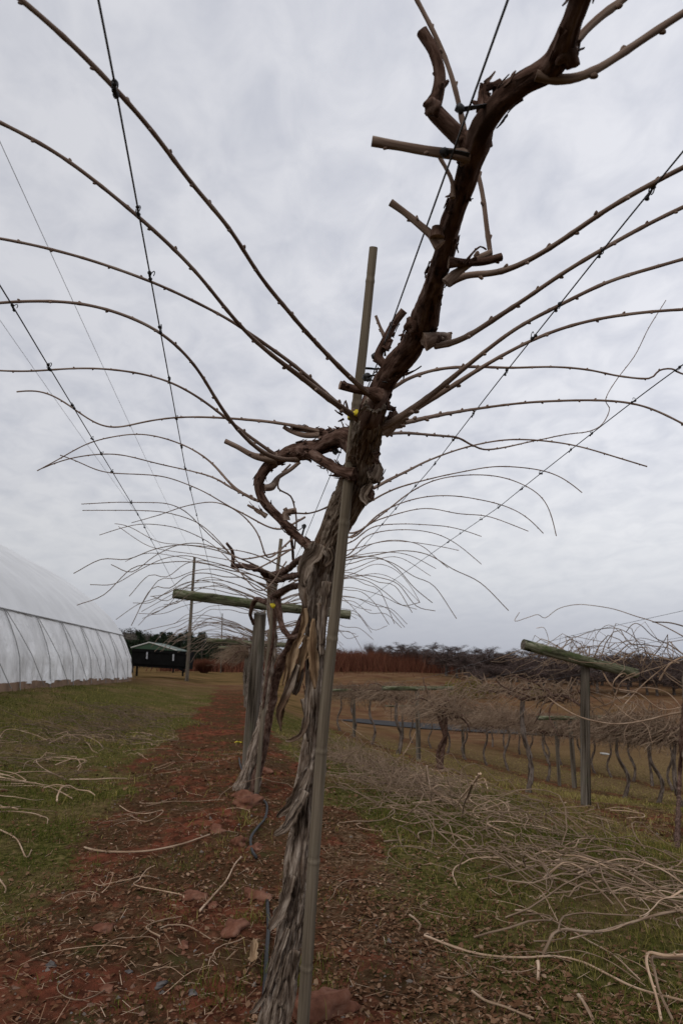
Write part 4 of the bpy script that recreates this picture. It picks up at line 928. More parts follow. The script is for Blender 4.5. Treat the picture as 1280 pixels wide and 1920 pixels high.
# row 2 posts
G2 = 'posts of the right-hand rows'
def rowpost(X, Y, lab, h_=1.68, w_=1.75, tilt=.0, r=.055, dx_=0.0):
    g_ = zgf(X, Y); return trellis_post((X, Y, g_), (X, Y, g_+h_), r, (X-w_/2+dx_, Y-.1, g_+h_+.06+tilt*w_/2), (X+w_/2+dx_, Y-.1, g_+h_+.06-tilt*w_/2), .05, lab, G2)
yA = 8.1; bA = D2P(1095, 1512, 8.35); XA, YA = bA[0], bA[1]; gA = zgf(XA, YA)
bA = onG(1095, 1512); DA = float((bA-C0)@f_)
tA = D2P(1096, 1245, DA); kA = DA
trellis_post(bA, tA, .052, D2P(980, 1208, kA*.985-.1), D2P(1192, 1263, kA*1.0), .056, 'leaning green crossbar on a square-standing post, nearest in the right-hand row', G2)
def Yrow(u, X): return YforX(u, X)
rowpost(X2, Yrow(780, X2), 'grey post of the right-hand row between the bushy vine and the forked trunk', .0+1.6, 1.75)
rowpost(X2, Yrow(663, X2), 'small grey post of the right-hand row close to the bamboo stake', 1.6)
rowpost(X3, Yrow(1060, X3), 'post with a pale lichen-grey crossbar, in the lower row behind the nearest right post', 1.55, 1.75)
rowpost(X3, Yrow(862, X3), 'post of the lower row seen past the dark bushy vine', 1.5)
rowpost(X3, Yrow(752, X3), 'farthest post of the lower row near the road', 1.5)
pp = [(Yrow(1050, X3)+.25, X3-.12)]
mb = MB(); g_ = zgf(pp[0][1], pp[0][0]); tube(mb, resample([(pp[0][1], pp[0][0], g_-.2), (pp[0][1], pp[0][0], g_+1.5)], .1)[0], .04, 12); tag(mb.build('brace_post', M['post']), 'thin dark brace post just left of the lower row post', 'post')
# row 2 vines
GV2 = 'bushy vines of the right-hand rows'
def rowvine(u, X, seed, lab, **k):
    Y = Yrow(u, X); return dense_vine((X, Y, zgf(X, Y)), seed, lab, group=GV2, **k)
rowvine(975, X2, 101, 'vine with a slim pale upright trunk left of the mossy leaning crossbar', n=150, L_=1.9, trunk_r=.045, zt=1.35, droop=.5, up=.3, r=.005)
rowvine(828, X2, 102, 'dark many-stemmed vine like an upturned broom, right of the grey post', n=260, L_=1.3, trunk_r=.075, zt=1.15, multi=True, droop=.5, up=.5, tm='limb')
rowvine(742, X2, 103, 'bushy vine on a pale crooked trunk left of the grey post', n=260, L_=2.1, trunk_r=.055)
pv = rowvine(694, X2, 104, 'bushy vine on a thin bent trunk, third left of the grey post', n=260, L_=2.0, trunk_r=.045)
for n_, u in enumerate((660, 638)):
    Y = Yrow(u, X2); dup(pv, (X2, Y, zgf(X2, Y)), pi*n_, '%s bushy vine of the right-hand row, just right of the bamboo stake' % ('nearer' if n_ == 0 else 'farther'))
# the nearest vine of row 2, mostly cut by the frame edge
Yn = 6.3; nv = empty('kiwi_vine', (4.12, Yn, zgf(4.12, Yn))); tag(nv, 'vine at the right frame edge with pale looping canes over a bare trunk', 'vine', GV2)
o_ = np.array(nv.location); rr = random.Random(9)
pz = [onG(1268, 1585), D2P(1272, 1480, 7.0), D2P(1277, 1390, 7.0), D2P(1283, 1320, 7.0)]
Q, R = resample(pz, .02, [.022, .018, .02, .03]); mb = MB(); tube(mb, Q, R, 14, True, disp=bark_disp(77, .2, .3), m=1)
Q, R = resample([D2P(1288, 1260, 7.0), D2P(1287, 1300, 7.0), D2P(1288, 1360, 7.0), D2P(1280, 1420, 7.0)], .02, [.04, .045, .04, .015]); tube(mb, Q, R, 14, True, disp=bark_disp(78, .2, .3)); mb.build('trunk', [M['bark'], M['limb']], nv)
RC = [([(1300,1335),(1260,1338),(1210,1350),(1150,1357),(1090,1345),(1050,1325),(1025,1308)], 7.2, .018, .009),
      ([(1150,1312),(1160,1285),(1175,1268),(1190,1262)], 7.3, .010, .008), ([(1165,1318),(1150,1300),(1150,1278),(1168,1262),(1180,1275)], 7.3, .009, .007),
      ([(1195,1300),(1160,1295),(1165,1278),(1200,1262),(1240,1250),(1290,1235)], 7.2, .008, .006),
      ([(1300,1205),(1255,1180),(1222,1165),(1190,1155),(1150,1142),(1105,1134),(1075,1134),(1045,1142),(1022,1158),(1008,1152),(990,1158),(965,1165),(973,1148)], 7.6, .009, .0045),
      ([(1300,1180),(1258,1168),(1222,1166)], 7.0, .010, .009),
      ([(1300,1240),(1258,1212),(1225,1195),(1200,1172),(1185,1170),(1172,1185)], 7.2, .012, .005),
      ([(1290,1290),(1240,1255),(1205,1215),(1180,1190),(1150,1178),(1110,1183),(1075,1195),(1060,1192),(1063,1205)], 7.5, .009, .005),
      ([(1230,1290),(1200,1230),(1160,1185),(1140,1172),(1120,1185),(1110,1205)], 7.8, .007, .004),
      ([(1280,1200),(1240,1205),(1200,1196),(1160,1205),(1110,1200),(1070,1192)], 8.2, .005, .004),
      ([(1240,1268),(1180,1230),(1130,1212),(1100,1212),(1070,1222)], 8.4, .006, .004),
      ([(1290,1345),(1250,1300),(1200,1290),(1160,1310),(1140,1300)], 7.5, .010, .006),
      ([(1170,1320),(1200,1288),(1230,1262),(1260,1240),(1300,1222)], 7.4, .009, .006),
      ([(1190,1350),(1175,1362),(1170,1375),(1173,1392)], 7.4, .008, .004), ([(1150,1320),(1180,1345),(1210,1360),(1222,1395)], 7.4, .007, .004),
      ([(1125,1248),(1130,1262),(1150,1290),(1195,1300),(1240,1330),(1290,1322)], 7.5, .010, .008),
      ([(1235,1275),(1255,1245),(1290,1228)], 7.2, .012, .010), ([(1300,1300),(1270,1282),(1245,1262),(1235,1230)], 7.0, .009, .006),
      ([(1005,1178),(1020,1178),(1028,1200),(1027,1215)], 8.3, .005, .004)]
for i_, (px, D, r0, r1) in enumerate(RC):
    P = np.array([D2P(u, v, D+.12*sin(n*1.3+i_)) for n, (u, v) in enumerate(px)]); mb = MB(); cane_mesh(mb, P, r0*.8, r1*.8, False, seed=i_+200); mb.build('cane', M['cane_tan' if i_ > 3 and i_ < 11 else 'cane_dead'], nv)
mb = MB(); rr = random.Random(33); tangle(mb, rr, 1.4, 60, .0042, 1.62, 1.1, .5, up=.35); mb.v = [v+np.array([4.2, 7.6, zgf(4.2, 7.6)]) for v in mb.v]; mb.build('cane_tangle', M['cane_tan'], nv)['kind'] = 'stuff'
# wires of row 2
for dxx, lab in ((-.8, 'left wire'), (.0, 'middle wire'), (.8, 'right wire')):
    P = np.array([(X2+dxx, y, float(zbase(X2, y))+1.72-(dxx*.1)) for y in np.arange(3, 34, .7)]); mb = MB(); tube(mb, P, .0018, 4); tag(mb.build('trellis_wire', M['wire']), 'thin %s of the right-hand row over its tangled canes' % lab, 'wire', 'wires of the right-hand row')
# row 3 and row 4
p3 = rowvine(1145, X3, 111, 'bushy vine of the lower row, right of the nearest right-hand post', n=300, L_=1.7, trunk_r=.04, zt=1.3)
p3b = rowvine(1252, X3, 131, 'bushy vine of the lower row near the right frame edge', n=260, L_=1.7, trunk_r=.045, zt=1.25, up=.55)
for n_, (u, lab) in enumerate(( (1205, 'crooked bushy vine of the lower row between the frame edge and the nearest right-hand post'), (1010, 'bushy vine of the lower row just left of the lichen-grey crossbar post'), (945, 'bushy vine of the lower row behind the slim pale trunk'), (905, 'bushy vine of the lower row seen between the slim trunk and the broom-like vine'), (868, 'bushy vine of the lower row just right of the broom-like vine'), (832, 'bushy vine of the lower row behind the broom-like vine'), (805, 'bushy vine of the lower row left of the broom-like vine'), (770, 'last visible bushy vine of the lower row, behind the grey post'))):
    Y = Yrow(u, X3); o = dup((p3, p3b)[n_ % 2], (X3, Y, zgf(X3, Y)), 0, lab); o.scale = (rr.choice((-1, 1))*rr.uniform(.9, 1.1), rr.choice((-1, 1))*rr.uniform(.85, 1.1), rr.uniform(.88, 1.08))
p4 = rowvine(1240, X4, 121, 'small bushy vine of the farthest row before the road', n=320, L_=1.7, trunk_r=.04, zt=1.3); p4['label'] = 'bushy vine of the farthest row before the road'
p4['group'] = 'vines of the farthest row'
for n_, u in enumerate((1200, 1165, 1130, 1100, 1072, 1040, 1012, 988, 965, 940, 915)):
    Y = Yrow(u, X4); o = dup((p4, p3b)[n_ % 2], (X4, Y, zgf(X4, Y)), 0, 'bushy vine of the farthest row before the road', 'vines of the farthest row'); o.scale = (rr.choice((-1, 1))*rr.uniform(.9, 1.1), rr.choice((-1, 1)), rr.uniform(.85, 1.05))

# ================================================================ high tunnel
def tunnel_mat(name, a, b_, wr):
    m, t, b = mat(name, .45, .4)
    n = tex(t, .9, (1, 1, 1), 5, attr='obj'); c = ramp(t, n, [(.35, a), (.65, b_)])
    t.links.new(c, b.inputs['Base Color'])
    g = tex(t, wr[0], wr[1], 6, .6, attr='obj', dist=1.2); bump(t, b, g, wr[2], wr[3])
    b.inputs['Transmission Weight'].default_value = 0
    return m
M['film'] = tunnel_mat('greenhouse_film', (0.6076, 0.6076, 0.5978), (0.7056, 0.7056, 0.6958), (.5, (0.9800, 0.2450, 0.9800), .4, .15))
M['curtain'] = tunnel_mat('side_curtain', (0.6510, 0.6405, 0.6240), (0.8400, 0.8295, 0.8112), (1.6, (1.0500, 1.0500, 0.2912), 1.0, .22))
prof = []
for u, v in ((247, 1266), (245.6, 1235), (240, 1215), (236, 1203), (225, 1182), (206, 1156), (169, 1122), (112, 1081), (56, 1051), (0, 1021)):
    p = atY(u, v, 36); prof.append((p[0], p[2]))
prof.append((-14.6, 7.65)); full = prof+[(-29.2-x, z) for x, z in prof[-2::-1]]
tun = empty('greenhouse', (-14.6, 22, zgf(-6, 22))); tag(tun, 'large white plastic greenhouse tunnel with a rope-braced side curtain', 'greenhouse')
PR, _ = resample(np.array([(x, 0, z) for x, z in full]), .35)
ys = np.linspace(6.5, 36, 60)
zcut = 2.36
ip = [i for i, p in enumerate(PR) if p[2] >= zcut]; RF = PR[ip[0]:ip[-1]+1]; xc = float(np.interp(zcut, PR[:ip[0]+1, 2], PR[:ip[0]+1, 0])); RF = np.vstack([[xc+.05, 0, zcut-.03], RF, [-29.2-xc-.05, 0, zcut-.03]])
V = np.stack([np.stack([RF[:, 0], np.full(len(RF), y), RF[:, 2]+.012*np.cos(y*2*pi/2.75)*(1)+0*RF[:, 2]], -1) for y in ys]); n_, k_ = V.shape[:2]
def sheet(V, th=None):
    i = np.arange(V.shape[0]-1)[:, None]; j = np.arange(V.shape[1]-1)[None, :]; k = V.shape[1]
    return np.stack([i*k+j, (i+1)*k+j, (i+1)*k+j+1, i*k+j+1], -1).reshape(-1, 4)
mb = MB(); mb.add(V, sheet(V)); mb.build('roof_film', M['film'], tun)
# side curtain with folds, base board, pipes, ropes
xs = xc; ys2 = np.linspace(6.5, 36, 420); tz = np.linspace(0, 1, 18)
YY, TT = np.meshgrid(ys2, tz, indexing='ij'); gz = zg(-6, YY[:, :1]); gz = np.repeat(gz, len(tz), 1)
ZZ = zcut+(gz+.16-zcut)*TT; xb = np.interp(ZZ, [prof[0][1], prof[1][1], prof[2][1], zcut], [prof[0][0], prof[1][0], prof[2][0], xs])
fold = (.012+.05*TT)*fbm(YY*2.4+TT*3.5, TT*1.2, 2.0, 4)+.03*np.cos(YY*2*pi/2.75)*(1-TT)*0
fold = fold+.03*TT*fbm(YY*7+TT*5, TT*2.5, 7.0, 3)
V = np.stack([xb+fold+.012, YY, ZZ+0*TT+ (TT > .99)*.05*vnoise(YY*1.2, 0, 0)], -1); mb = MB(); mb.add(V, sheet(V)); mb.build('side_curtain', M['curtain'], tun)
mb = MB(); bx_ = prof[0][0]-.05
for y in np.arange(6.5, 36, .5):
    g0, g1 = zgf(-6, y), zgf(-6, y+.5)
    v = [(bx_+dx_, yy, gg+dz_) for yy, gg in ((y, g0), (y+.5, g1)) for dx_ in (0, .06) for dz_ in (-.15, .2)]
    mb.add(v, [[0, 1, 3, 2], [4, 6, 7, 5], [0, 4, 5, 1], [2, 3, 7, 6], [0, 2, 6, 4], [1, 5, 7, 3]])
mb.build('base_board', M['board'], tun, smooth=False)
mb = MB(); tube(mb, [(xs+.05, 6.5, zcut), (xs+.05, 36, zcut)], .018, 8); mb.build('rail', M['pipe'], tun)
for y in np.arange(18.1-2.75*4, 36, 2.75):
    g = zgf(-6, y); hz_ = [(float(np.interp(z, [prof[0][1], prof[1][1], prof[2][1], zcut], [prof[0][0], prof[1][0], prof[2][0], xs]))+.05, y, z) for z in np.linspace(g, zcut, 6)]
    mb = MB(); tube(mb, hz_, .013, 6); mb.build('hoop', M['pipe'], tun)
    P = []
    for t in np.linspace(0, 1, 8):
        z = zcut+(g+.05-zcut)*t; P.append((float(np.interp(z, [prof[0][1], prof[1][1], prof[2][1], zcut], [prof[0][0], prof[1][0], prof[2][0], xs]))+.075, y+2.0*t-.35*sin(pi*t)*.6, z))
    mb = MB(); tube(mb, P, .010, 5); mb.build('rope', M['pipe'], tun)
for y in (6.5, 36.0):   # end walls
    mb = MB(); c = np.array([[-14.6, y, 2.0]]); rim = np.stack([PR[:, 0], np.full(len(PR), y), PR[:, 2]], -1); k = np.arange(len(PR)-1)
    mb.add(np.vstack([rim, c]), None, np.stack([k, k+1, np.full(len(k), len(rim))], -1)); mb.build('end_wall', M['film'], tun)
# far side wall
mb = MB(); fx = -29.2-xs; V = np.stack([np.stack([np.array([fx-.3, fx]), np.full(2, y), np.array([-.1, zcut])], -1) for y in ys]); mb.add(V, sheet(V)); mb.build('far_curtain', M['curtain'], tun)

# ================================================================ pole, wagon, shelter
p = onG(350, 1277); tp = D2P(365, 1045, float((p-C0)@f_)); mb = MB(); Q, R = resample([p-np.array([0, 0, .4]), (p+tp)/2, tp], .3, [.11, .095, .075]); tube(mb, Q, R, 12); tag(mb.build('wooden_pole', M['post']), 'tall bare wooden pole standing between black trailer and far vines', 'pole')
p = onG(414, 1262); tp = D2P(417, 1150, float((p-C0)@f_)); mb = MB(); Q, R = resample([p-np.array([0, 0, .4]), (p+tp)/2, tp], .3, [.07, .06, .05]); tube(mb, Q, R, 10); tag(mb.build('wooden_pole', M['post']), 'thin distant pole just visible through the arching canes', 'pole')
Dw = 41.0
def W_(u, v, d=0): return D2P(u, v, Dw+d)
c0, c1 = W_(246, 1236), W_(352, 1236)
wg = empty('farm_trailer', (*((c0+c1)/2)[:2], zgf(*((c0+c1)/2)[:2]))); tag(wg, 'black flat-sided farm trailer propped on legs at the end of the greenhouse', 'trailer')
ax = (c1-c0); Lw = np.linalg.norm(ax[:2]); rz_ = math.atan2(ax[1], ax[0]); mc = (c0+c1)/2
def wb(name, dx_, dy_, dz_, sx, sy, sz, m='darkbody', ry=0):
    mb = MB(); ca, sa = cos(rz_), sin(rz_); box(mb, (mc[0]+dx_*ca-dy_*sa, mc[1]+dx_*sa+dy_*ca, mc[2]+dz_), (sx, sy, sz), rz=rz_, ry=ry); return mb.build(name, M[m], wg, smooth=False)
wb('body', 0, .9, .02, Lw*.98, 1.9, 1.05, ry=.06); wb('rail', 0, -.06, .40, Lw*.98, .08, .08, ry=.06); wb('rail', 0, -.08, -.30, Lw*.9, .07, .09, ry=.06)
wb('bracket', -.72, -.09, .22, .08, .1, .40, 'cable'); wb('bracket', .86, -.09, .10, .08, .1, .38, 'cable')
for k in (-1.3, 1.45): wb('leg', k, .0, -.68, .10, .1, .62)
wb('hitch', 1.35, -.05, -.60, .5, .14, .12, ry=.4)
# shelter with green gable roof
Ds = 60.0
def S_(u, v, d=0): return D2P(u, v, Ds+d)
sh = empty('shelter', (*S_(290, 1230)[:2], zgf(*S_(290, 1230)[:2]))); tag(sh, 'small shelter with a low green gable roof behind the black trailer', 'shelter')
gs = zgf(*S_(290, 1230)[:2])
A1, B1, C1 = S_(246, 1216), S_(281, 1206), S_(332, 1221); back = f_*5.0; back[2] = 0
mb = MB()
for (a, b_) in ((A1, B1), (B1, C1)):
    up_ = np.array([0, 0, .08]); v = [a, b_, b_+back, a+back, a+up_, b_+up_, b_+back+up_, a+back+up_]; mb.add(v, [[0, 3, 2, 1], [4, 5, 6, 7], [0, 1, 5, 4], [1, 2, 6, 5], [2, 3, 7, 6], [3, 0, 4, 7]])
mb.build('roof', M['green_roof'], sh, smooth=False)
mb = MB(); ff = -f_*.05
v = [A1+ff, B1+ff+np.array([0, 0, .02]), C1+ff, B1+ff+f_*.1, A1+ff+f_*.1, C1+ff+f_*.1]
mb.add([A1+ff, B1+ff-np.array([0, 0, .03]), C1+ff, A1+ff+f_*.08, B1+ff+f_*.08-np.array([0, 0, .03]), C1+ff+f_*.08], [[0, 3, 4, 1], [1, 4, 5, 2], [0, 2, 5, 3]], [[0, 1, 2], [3, 5, 4]]); mb.build('gable', M['green_roof'], sh, smooth=False)
for a, b_ in ((A1, B1), (B1, C1)):
    mb = MB(); tube(mb, [a-f_*.12+np.array([0, 0, .1]), b_-f_*.12+np.array([0, 0, .1])], .045, 6); mb.build('fascia', M['white'], sh)
for (u, d) in ((250, 0.1), (327, 0.1), (250, 4.8), (327, 4.8)):
    p = S_(u, 1221, d); mb = MB(); box(mb, (p[0], p[1], (p[2]+gs)/2), (.16, .16, max(.5, p[2]-gs))); mb.build('post', M['darkbody'], sh, smooth=False)

# ================================================================ distant trees
def leafcloud(mb, centers, sizes, n, leaf, rr_, tilt=1.0, vert=False):
    centers = np.asarray(centers, float); sizes = np.asarray(sizes, float).reshape(len(centers), -1)
    idx = rr_.integers(0, len(centers), n); d = rr_.normal(size=(n, 3)); d /= np.linalg.norm(d, axis=1)[:, None]
    c = centers[idx]+d*sizes[idx]*(rr_.random((n, 1))**.4)
    a = rr_.normal(size=(n, 3)); b_ = rr_.normal(size=(n, 3))
    if vert: a = a*.15+np.array([0, 0, 1.0]); b_ = b_*np.array([1, 1, .1])
    a /= np.linalg.norm(a, axis=1)[:, None]; b_ /= np.linalg.norm(b_, axis=1)[:, None]
    lf = leaf*(.5+rr_.random((n, 1)))
    V = np.stack([c-a*lf*(1.6 if vert else .6), c+a*lf*(1.6 if vert else .6), c+b_*lf*(.12 if vert else .8)], 1).reshape(-1, 3)
    t = np.arange(n*3).reshape(-1, 3); r_v = np.repeat(rr_.random(n), 3); mb.add(V, None, t, np.stack([r_v, r_v, r_v], -1))
r8 = np.random.default_rng(8)
# pines (each one a tree)
def pine(seed, h_):
    rr2 = np.random.default_rng(seed); e_ = empty('pine_tree', (0, 0, 0)); mb = MB(); tube(mb, resample([(0, 0, -.3), (.1, 0, h_*.5), (0, 0, h_*.95)], .8, None)[0], .16, 7); mb.build('trunk', M['orch'], e_)
    cs, ss = [], []
    for k in range(46):
        t = rr2.random()**.8; z = h_*(.12+.86*t); rad_ = (1-t)*h_*.24+.35; a = rr2.random()*2*pi; q_ = rr2.random()**.5
        cs.append((rad_*q_*cos(a), rad_*q_*sin(a), z)); ss.append((.75, .75, .42))
    mb = MB(); leafcloud(mb, cs, ss, 2600, .26, rr2); mb.build('crown', M['pine'], e_, smooth=False); tag(e_, '', 'tree', 'dark pines beyond the far field'); return e_
pp_ = [pine(301, 9.0), pine(302, 8.0), pine(303, 8.6)]
rr = random.Random(77); used = set()
for n_, u in enumerate(np.linspace(236, 448, 30)):
    D = 118+rr.uniform(-8, 10); p = D2P(u+rr.uniform(-3, 3), 1240, D); loc = (p[0], p[1], zgf(p[0], p[1])); k = n_ % 3; s = rr.uniform(.50, .74)
    lab = 'dark pine in the far treeline behind the shelter and the wooden pole'
    if k in used: o = dup(pp_[k], loc, rr.uniform(0, 6), lab)
    else: used.add(k); o = pp_[k]; o.location = loc; o['label'] = lab
    o.scale = (s*1.1, s*1.1, s)
# wooded hill on the left
hill = MB(); r9 = np.random.default_rng(9)
uu = np.linspace(-700, 470, 90); 
ridge = []
for u in uu:
    t = np.clip((u-150)/300, 0, 1); ridge.append((u, 1172+46*t**1.2-(30*np.clip((150-u)/600, 0, 1))+3*vnoise(u*.05, 3., 0.)))
V = []
for (u, v) in ridge:
    D = 230.0; pt = D2P(u, float(v)+6, D); dirh = pt-C0; dirh[2] = 0; dirh /= np.linalg.norm(dirh); f0 = pt-dirh*75; f0[2] = zbase(f0[0], f0[1])-.5; m0 = pt-dirh*30; m0[2] = f0[2]+(pt[2]-f0[2])*.6; b0 = pt+dirh*70; b0[2] = -2
    V.append([f0, m0, pt, b0])
V = np.array(V); mh = MB(); mh.add(V, sheet(V)); M['hill'] = plain('hill_floor', (.07, .06, .045), .95, .1, .3, .1); mh.build('hill', M['hill'])['kind'] = 'structure'
mb = MB(); cs = []
for i in range(2200):
    a = r9.integers(0, len(uu)-1); t = r9.random(); q_ = V[a]*(1-t)+V[a+1]*t; k = r9.random()*1.98; j = int(k); pt = q_[j]*(1-(k-j))+q_[min(j+1, 3)]*(k-j); cs.append(pt+np.array([0, 0, .8]))
leafcloud(mb, cs, np.full((len(cs), 3), 1.3), 90000, .38, r9); o = mb.build('distant_wood', M['wood_far']); tag(o, 'bare grey-brown woods covering the low hill on the left horizon', 'woods', kind='stuff')
# far wood beyond the orchard on the right
mb = MB(); cs = []
for i in range(500):
    u = r9.uniform(560, 1700); D = r9.uniform(150, 175); p = D2P(u, 1240, D); cs.append((p[0], p[1], zgf(p[0], p[1])+r9.uniform(.2, 2.6)))
leafcloud(mb, cs, np.full((len(cs), 3), 2.2), 30000, .45, r9); tag(mb.build('distant_wood', M['wood_far']), 'bare woods on the right horizon behind the orchard', 'woods', kind='stuff')
# red twig hedges
def hedge(name, P0_, P1_, wdt, h_, n, lab, twig=.012, taper=False):
    P0_, P1_ = np.asarray(P0_, float), np.asarray(P1_, float); t = r9.random(n)[:, None]; base = P0_+(P1_-P0_)*t; base[:, :2] += r9.normal(size=(n, 2))*wdt*.4
    base[:, 2] = zg(base[:, 0], base[:, 1])
    hh = h_*(.35+.65*r9.random((n, 1))**.8)*(1+.22*vnoise(t*40, 0, 0)+.12*vnoise(t*130, 0, 0)); ln = r9.normal(size=(n, 2))*.28; tip = base+np.concatenate([ln*hh, hh], 1); w_ = twig*(1+r9.random((n, 1))); a_ = r9.random(n)*pi
    sd_ = np.stack([np.cos(a_), np.sin(a_), 0*a_], -1)*w_
    V = np.stack([base-sd_, base+sd_, tip], 1).reshape(-1, 3); rv = np.repeat(r9.random(n), 3); mb = MB(); mb.add(V, None, np.arange(n*3).reshape(-1, 3), np.stack([rv]*3, -1))
    return tag(mb.build(name, M['redtwig'], smooth=False), lab, 'hedge')
a, b_ = D2P(560, 1240, 92), D2P(735, 1240, 96); hedge('twig_hedge', a, b_, 9, 2.65, 42000, 'dense dark red twig hedge on the horizon right of the trunk', .016)
a, b_ = D2P(340, 1240, 78), D2P(470, 1240, 78); hedge('twig_hedge', a, b_, 3, 1.35, 9000, 'low red twig hedge behind the wooden pole', .03)
# round red bush
p = onG(383, 1262); n = 1800; th = r9.random(n)*2*pi; sp_ = r9.random(n)**.7; tip = np.stack([p[0]+sp_*1.3*np.cos(th), p[1]+sp_*1.3*np.sin(th), p[2]+1.55*(1-.35*sp_**2)*(.6+.4*r9.random(n))], -1); bs_ = np.stack([p[0]+sp_*.3*np.cos(th), p[1]+sp_*.3*np.sin(th), np.full(n, p[2])], -1); sd_ = np.stack([np.sin(th), -np.cos(th), 0*th], -1)*.022
mb = MB(); rv = np.repeat(r9.random(n), 3); mb.add(np.stack([bs_-sd_, tip, bs_+sd_], 1).reshape(-1, 3), None, np.arange(n*3).reshape(-1, 3), np.stack([rv]*3, -1)); tag(mb.build('red_bush', M['redtwig'], smooth=False), 'rounded reddish twiggy bush standing in the field beyond the pole', 'bush')
# bare tall twiggy trees over the hedge
def bare_tree(seed, h_, cr, ntw, twl, lw=.10, umbrella=False, tw_w=.018):
    rr2 = random.Random(seed); e_ = empty('bare_tree', (0, 0, 0)); mb = MB()
    tr = [(0, 0, -.3), (rr2.uniform(-.1, .1), 0, h_*.16), (rr2.uniform(-.15, .15), rr2.uniform(-.1, .1), h_*.33)]
    Q, R = resample(tr, .2, [lw*1.5, lw*1.1, lw]); tube(mb, Q, R, 8, True, disp=bark_disp(seed, .15, .2)); tips = []
    mb.build('trunk', M['orch'], e_); mb = MB()
    nl = rr2.randint(5, 7)
    for k in range(nl):
        a = 2*pi*k/nl+rr2.uniform(-.4, .4); p_ = np.array(tr[-1], float); pts = [p_]; el_ = rr2.uniform(.5, 1.1)
        for s in range(5):
            el_ += rr2.uniform(-.5, .25) if umbrella else rr2.uniform(-.1, .2); a += rr2.uniform(-.5, .5); st_ = cr*.26; p_ = p_+np.array([cos(a)*cos(el_), sin(a)*cos(el_), sin(el_)])*st_*(1.0)
            p_[2] = min(p_[2], h_); pts.append(p_)
        Q, R = resample(pts, .15, np.linspace(lw*.65, lw*.22, 6)); tube(mb, Q, R, 6, True)
        for q_ in pts[2:]: tips.append(q_)
        for s in range(4):
            q0 = pts[rr2.randint(1, 4)]; a2 = rr2.uniform(0, 2*pi); pts2 = [q0]; p2 = q0.copy(); el2 = rr2.uniform(.0, 1.0)
            for j in range(3): p2 = p2+np.array([cos(a2)*cos(el2), sin(a2)*cos(el2), sin(el2)])*cr*.16; el2 += rr2.uniform(-.7, .2); a2 += rr2.uniform(-.6, .6); p2[2] = min(p2[2], h_*1.02); pts2.append(p2.copy())
            Q, R = resample(pts2, .15, np.linspace(lw*.3, lw*.13, 4)); tube(mb, Q, R, 4, False); tips += pts2[1:]
    mb.build('limbs', M['orch'], e_)
    rn = np.random.default_rng(seed); T = np.array(tips); idx = rn.integers(0, len(T), ntw); b0 = T[idx]+rn.normal(size=(ntw, 3))*.12; d = rn.normal(size=(ntw, 3)); d[:, 2] = np.abs(d[:, 2])*(.4 if umbrella else 1.4)-(.35 if umbrella else 0); d /= np.linalg.norm(d, axis=1)[:, None]
    tp_ = b0+d*twl*(.4+.8*rn.random((ntw, 1))); sd2 = rn.normal(size=(ntw, 3)); sd2 /= np.linalg.norm(sd2, axis=1)[:, None]; sd2 *= tw_w; rv = np.repeat(rn.random(ntw), 3)
    mb = MB(); mb.add(np.stack([b0-sd2, tp_, b0+sd2], 1).reshape(-1, 3), None, np.arange(ntw*3).reshape(-1, 3), np.stack([rv]*3, -1)); mb.build('twigs', M['orch_twig'], e_, smooth=False)
    return e_
OR = [bare_tree(400+k, 5.2+.2*k, 2.9, 2200, .8, .14, True, .022) for k in range(4)]
for o in OR: tag(o, '', 'tree', 'bare orchard trees across the valley')
rr = random.Random(31); used = set(); cnt = 0
ol = []
for row, (D, u0, u1, du) in enumerate(((74, 905, 1330, 27), (84, 830, 1330, 23), (95, 745, 1330, 19), (108, 735, 1330, 17))):
    for u in np.arange(u0, u1, du): ol.append((row, D+rr.uniform(-1.5, 1.5), u+rr.uniform(-6, 6)))
RW = ['front', 'second', 'third', 'rear']
for n_, (row, D, u) in enumerate(ol):
    p = D2P(u, 1240, D); loc = (p[0], p[1], zgf(p[0], p[1])); k = rr.randrange(4); lab = 'bare dark pruned orchard tree in the %s rank across the road' % RW[row]
    if k in used: o = dup(OR[k], loc, rr.uniform(0, 6.28), lab, 'bare orchard trees, %s rank' % RW[row])
    else: used.add(k); o = OR[k]; o.location = loc; o['label'] = lab; o['group'] = 'bare orchard trees, %s rank' % RW[row]
    s = rr.uniform(.88, 1.08)*(.8 if row == 0 else .86+.02*row); o.scale = (s*1.1, s*1.1, s*.80)
bt = bare_tree(450, 6.5, 2.2, 1500, 1.3, .08, False, .016)
for n_, (u, s) in enumerate(((692, .8), (705, .7), (718, .62))):
    p = D2P(u, 1240, 108); loc = (p[0], p[1], zgf(p[0], p[1])); lab = ['tallest wispy bare tree rising behind the red hedge', 'middle wispy bare tree behind the red hedge', 'rightmost small wispy bare tree behind the red hedge'][n_]
    if n_: o = dup(bt, loc, n_, lab)
    else: o = bt; o.location = loc; tag(o, lab, 'tree', 'wispy trees behind the red hedge')
    o.scale = (s, s, s)
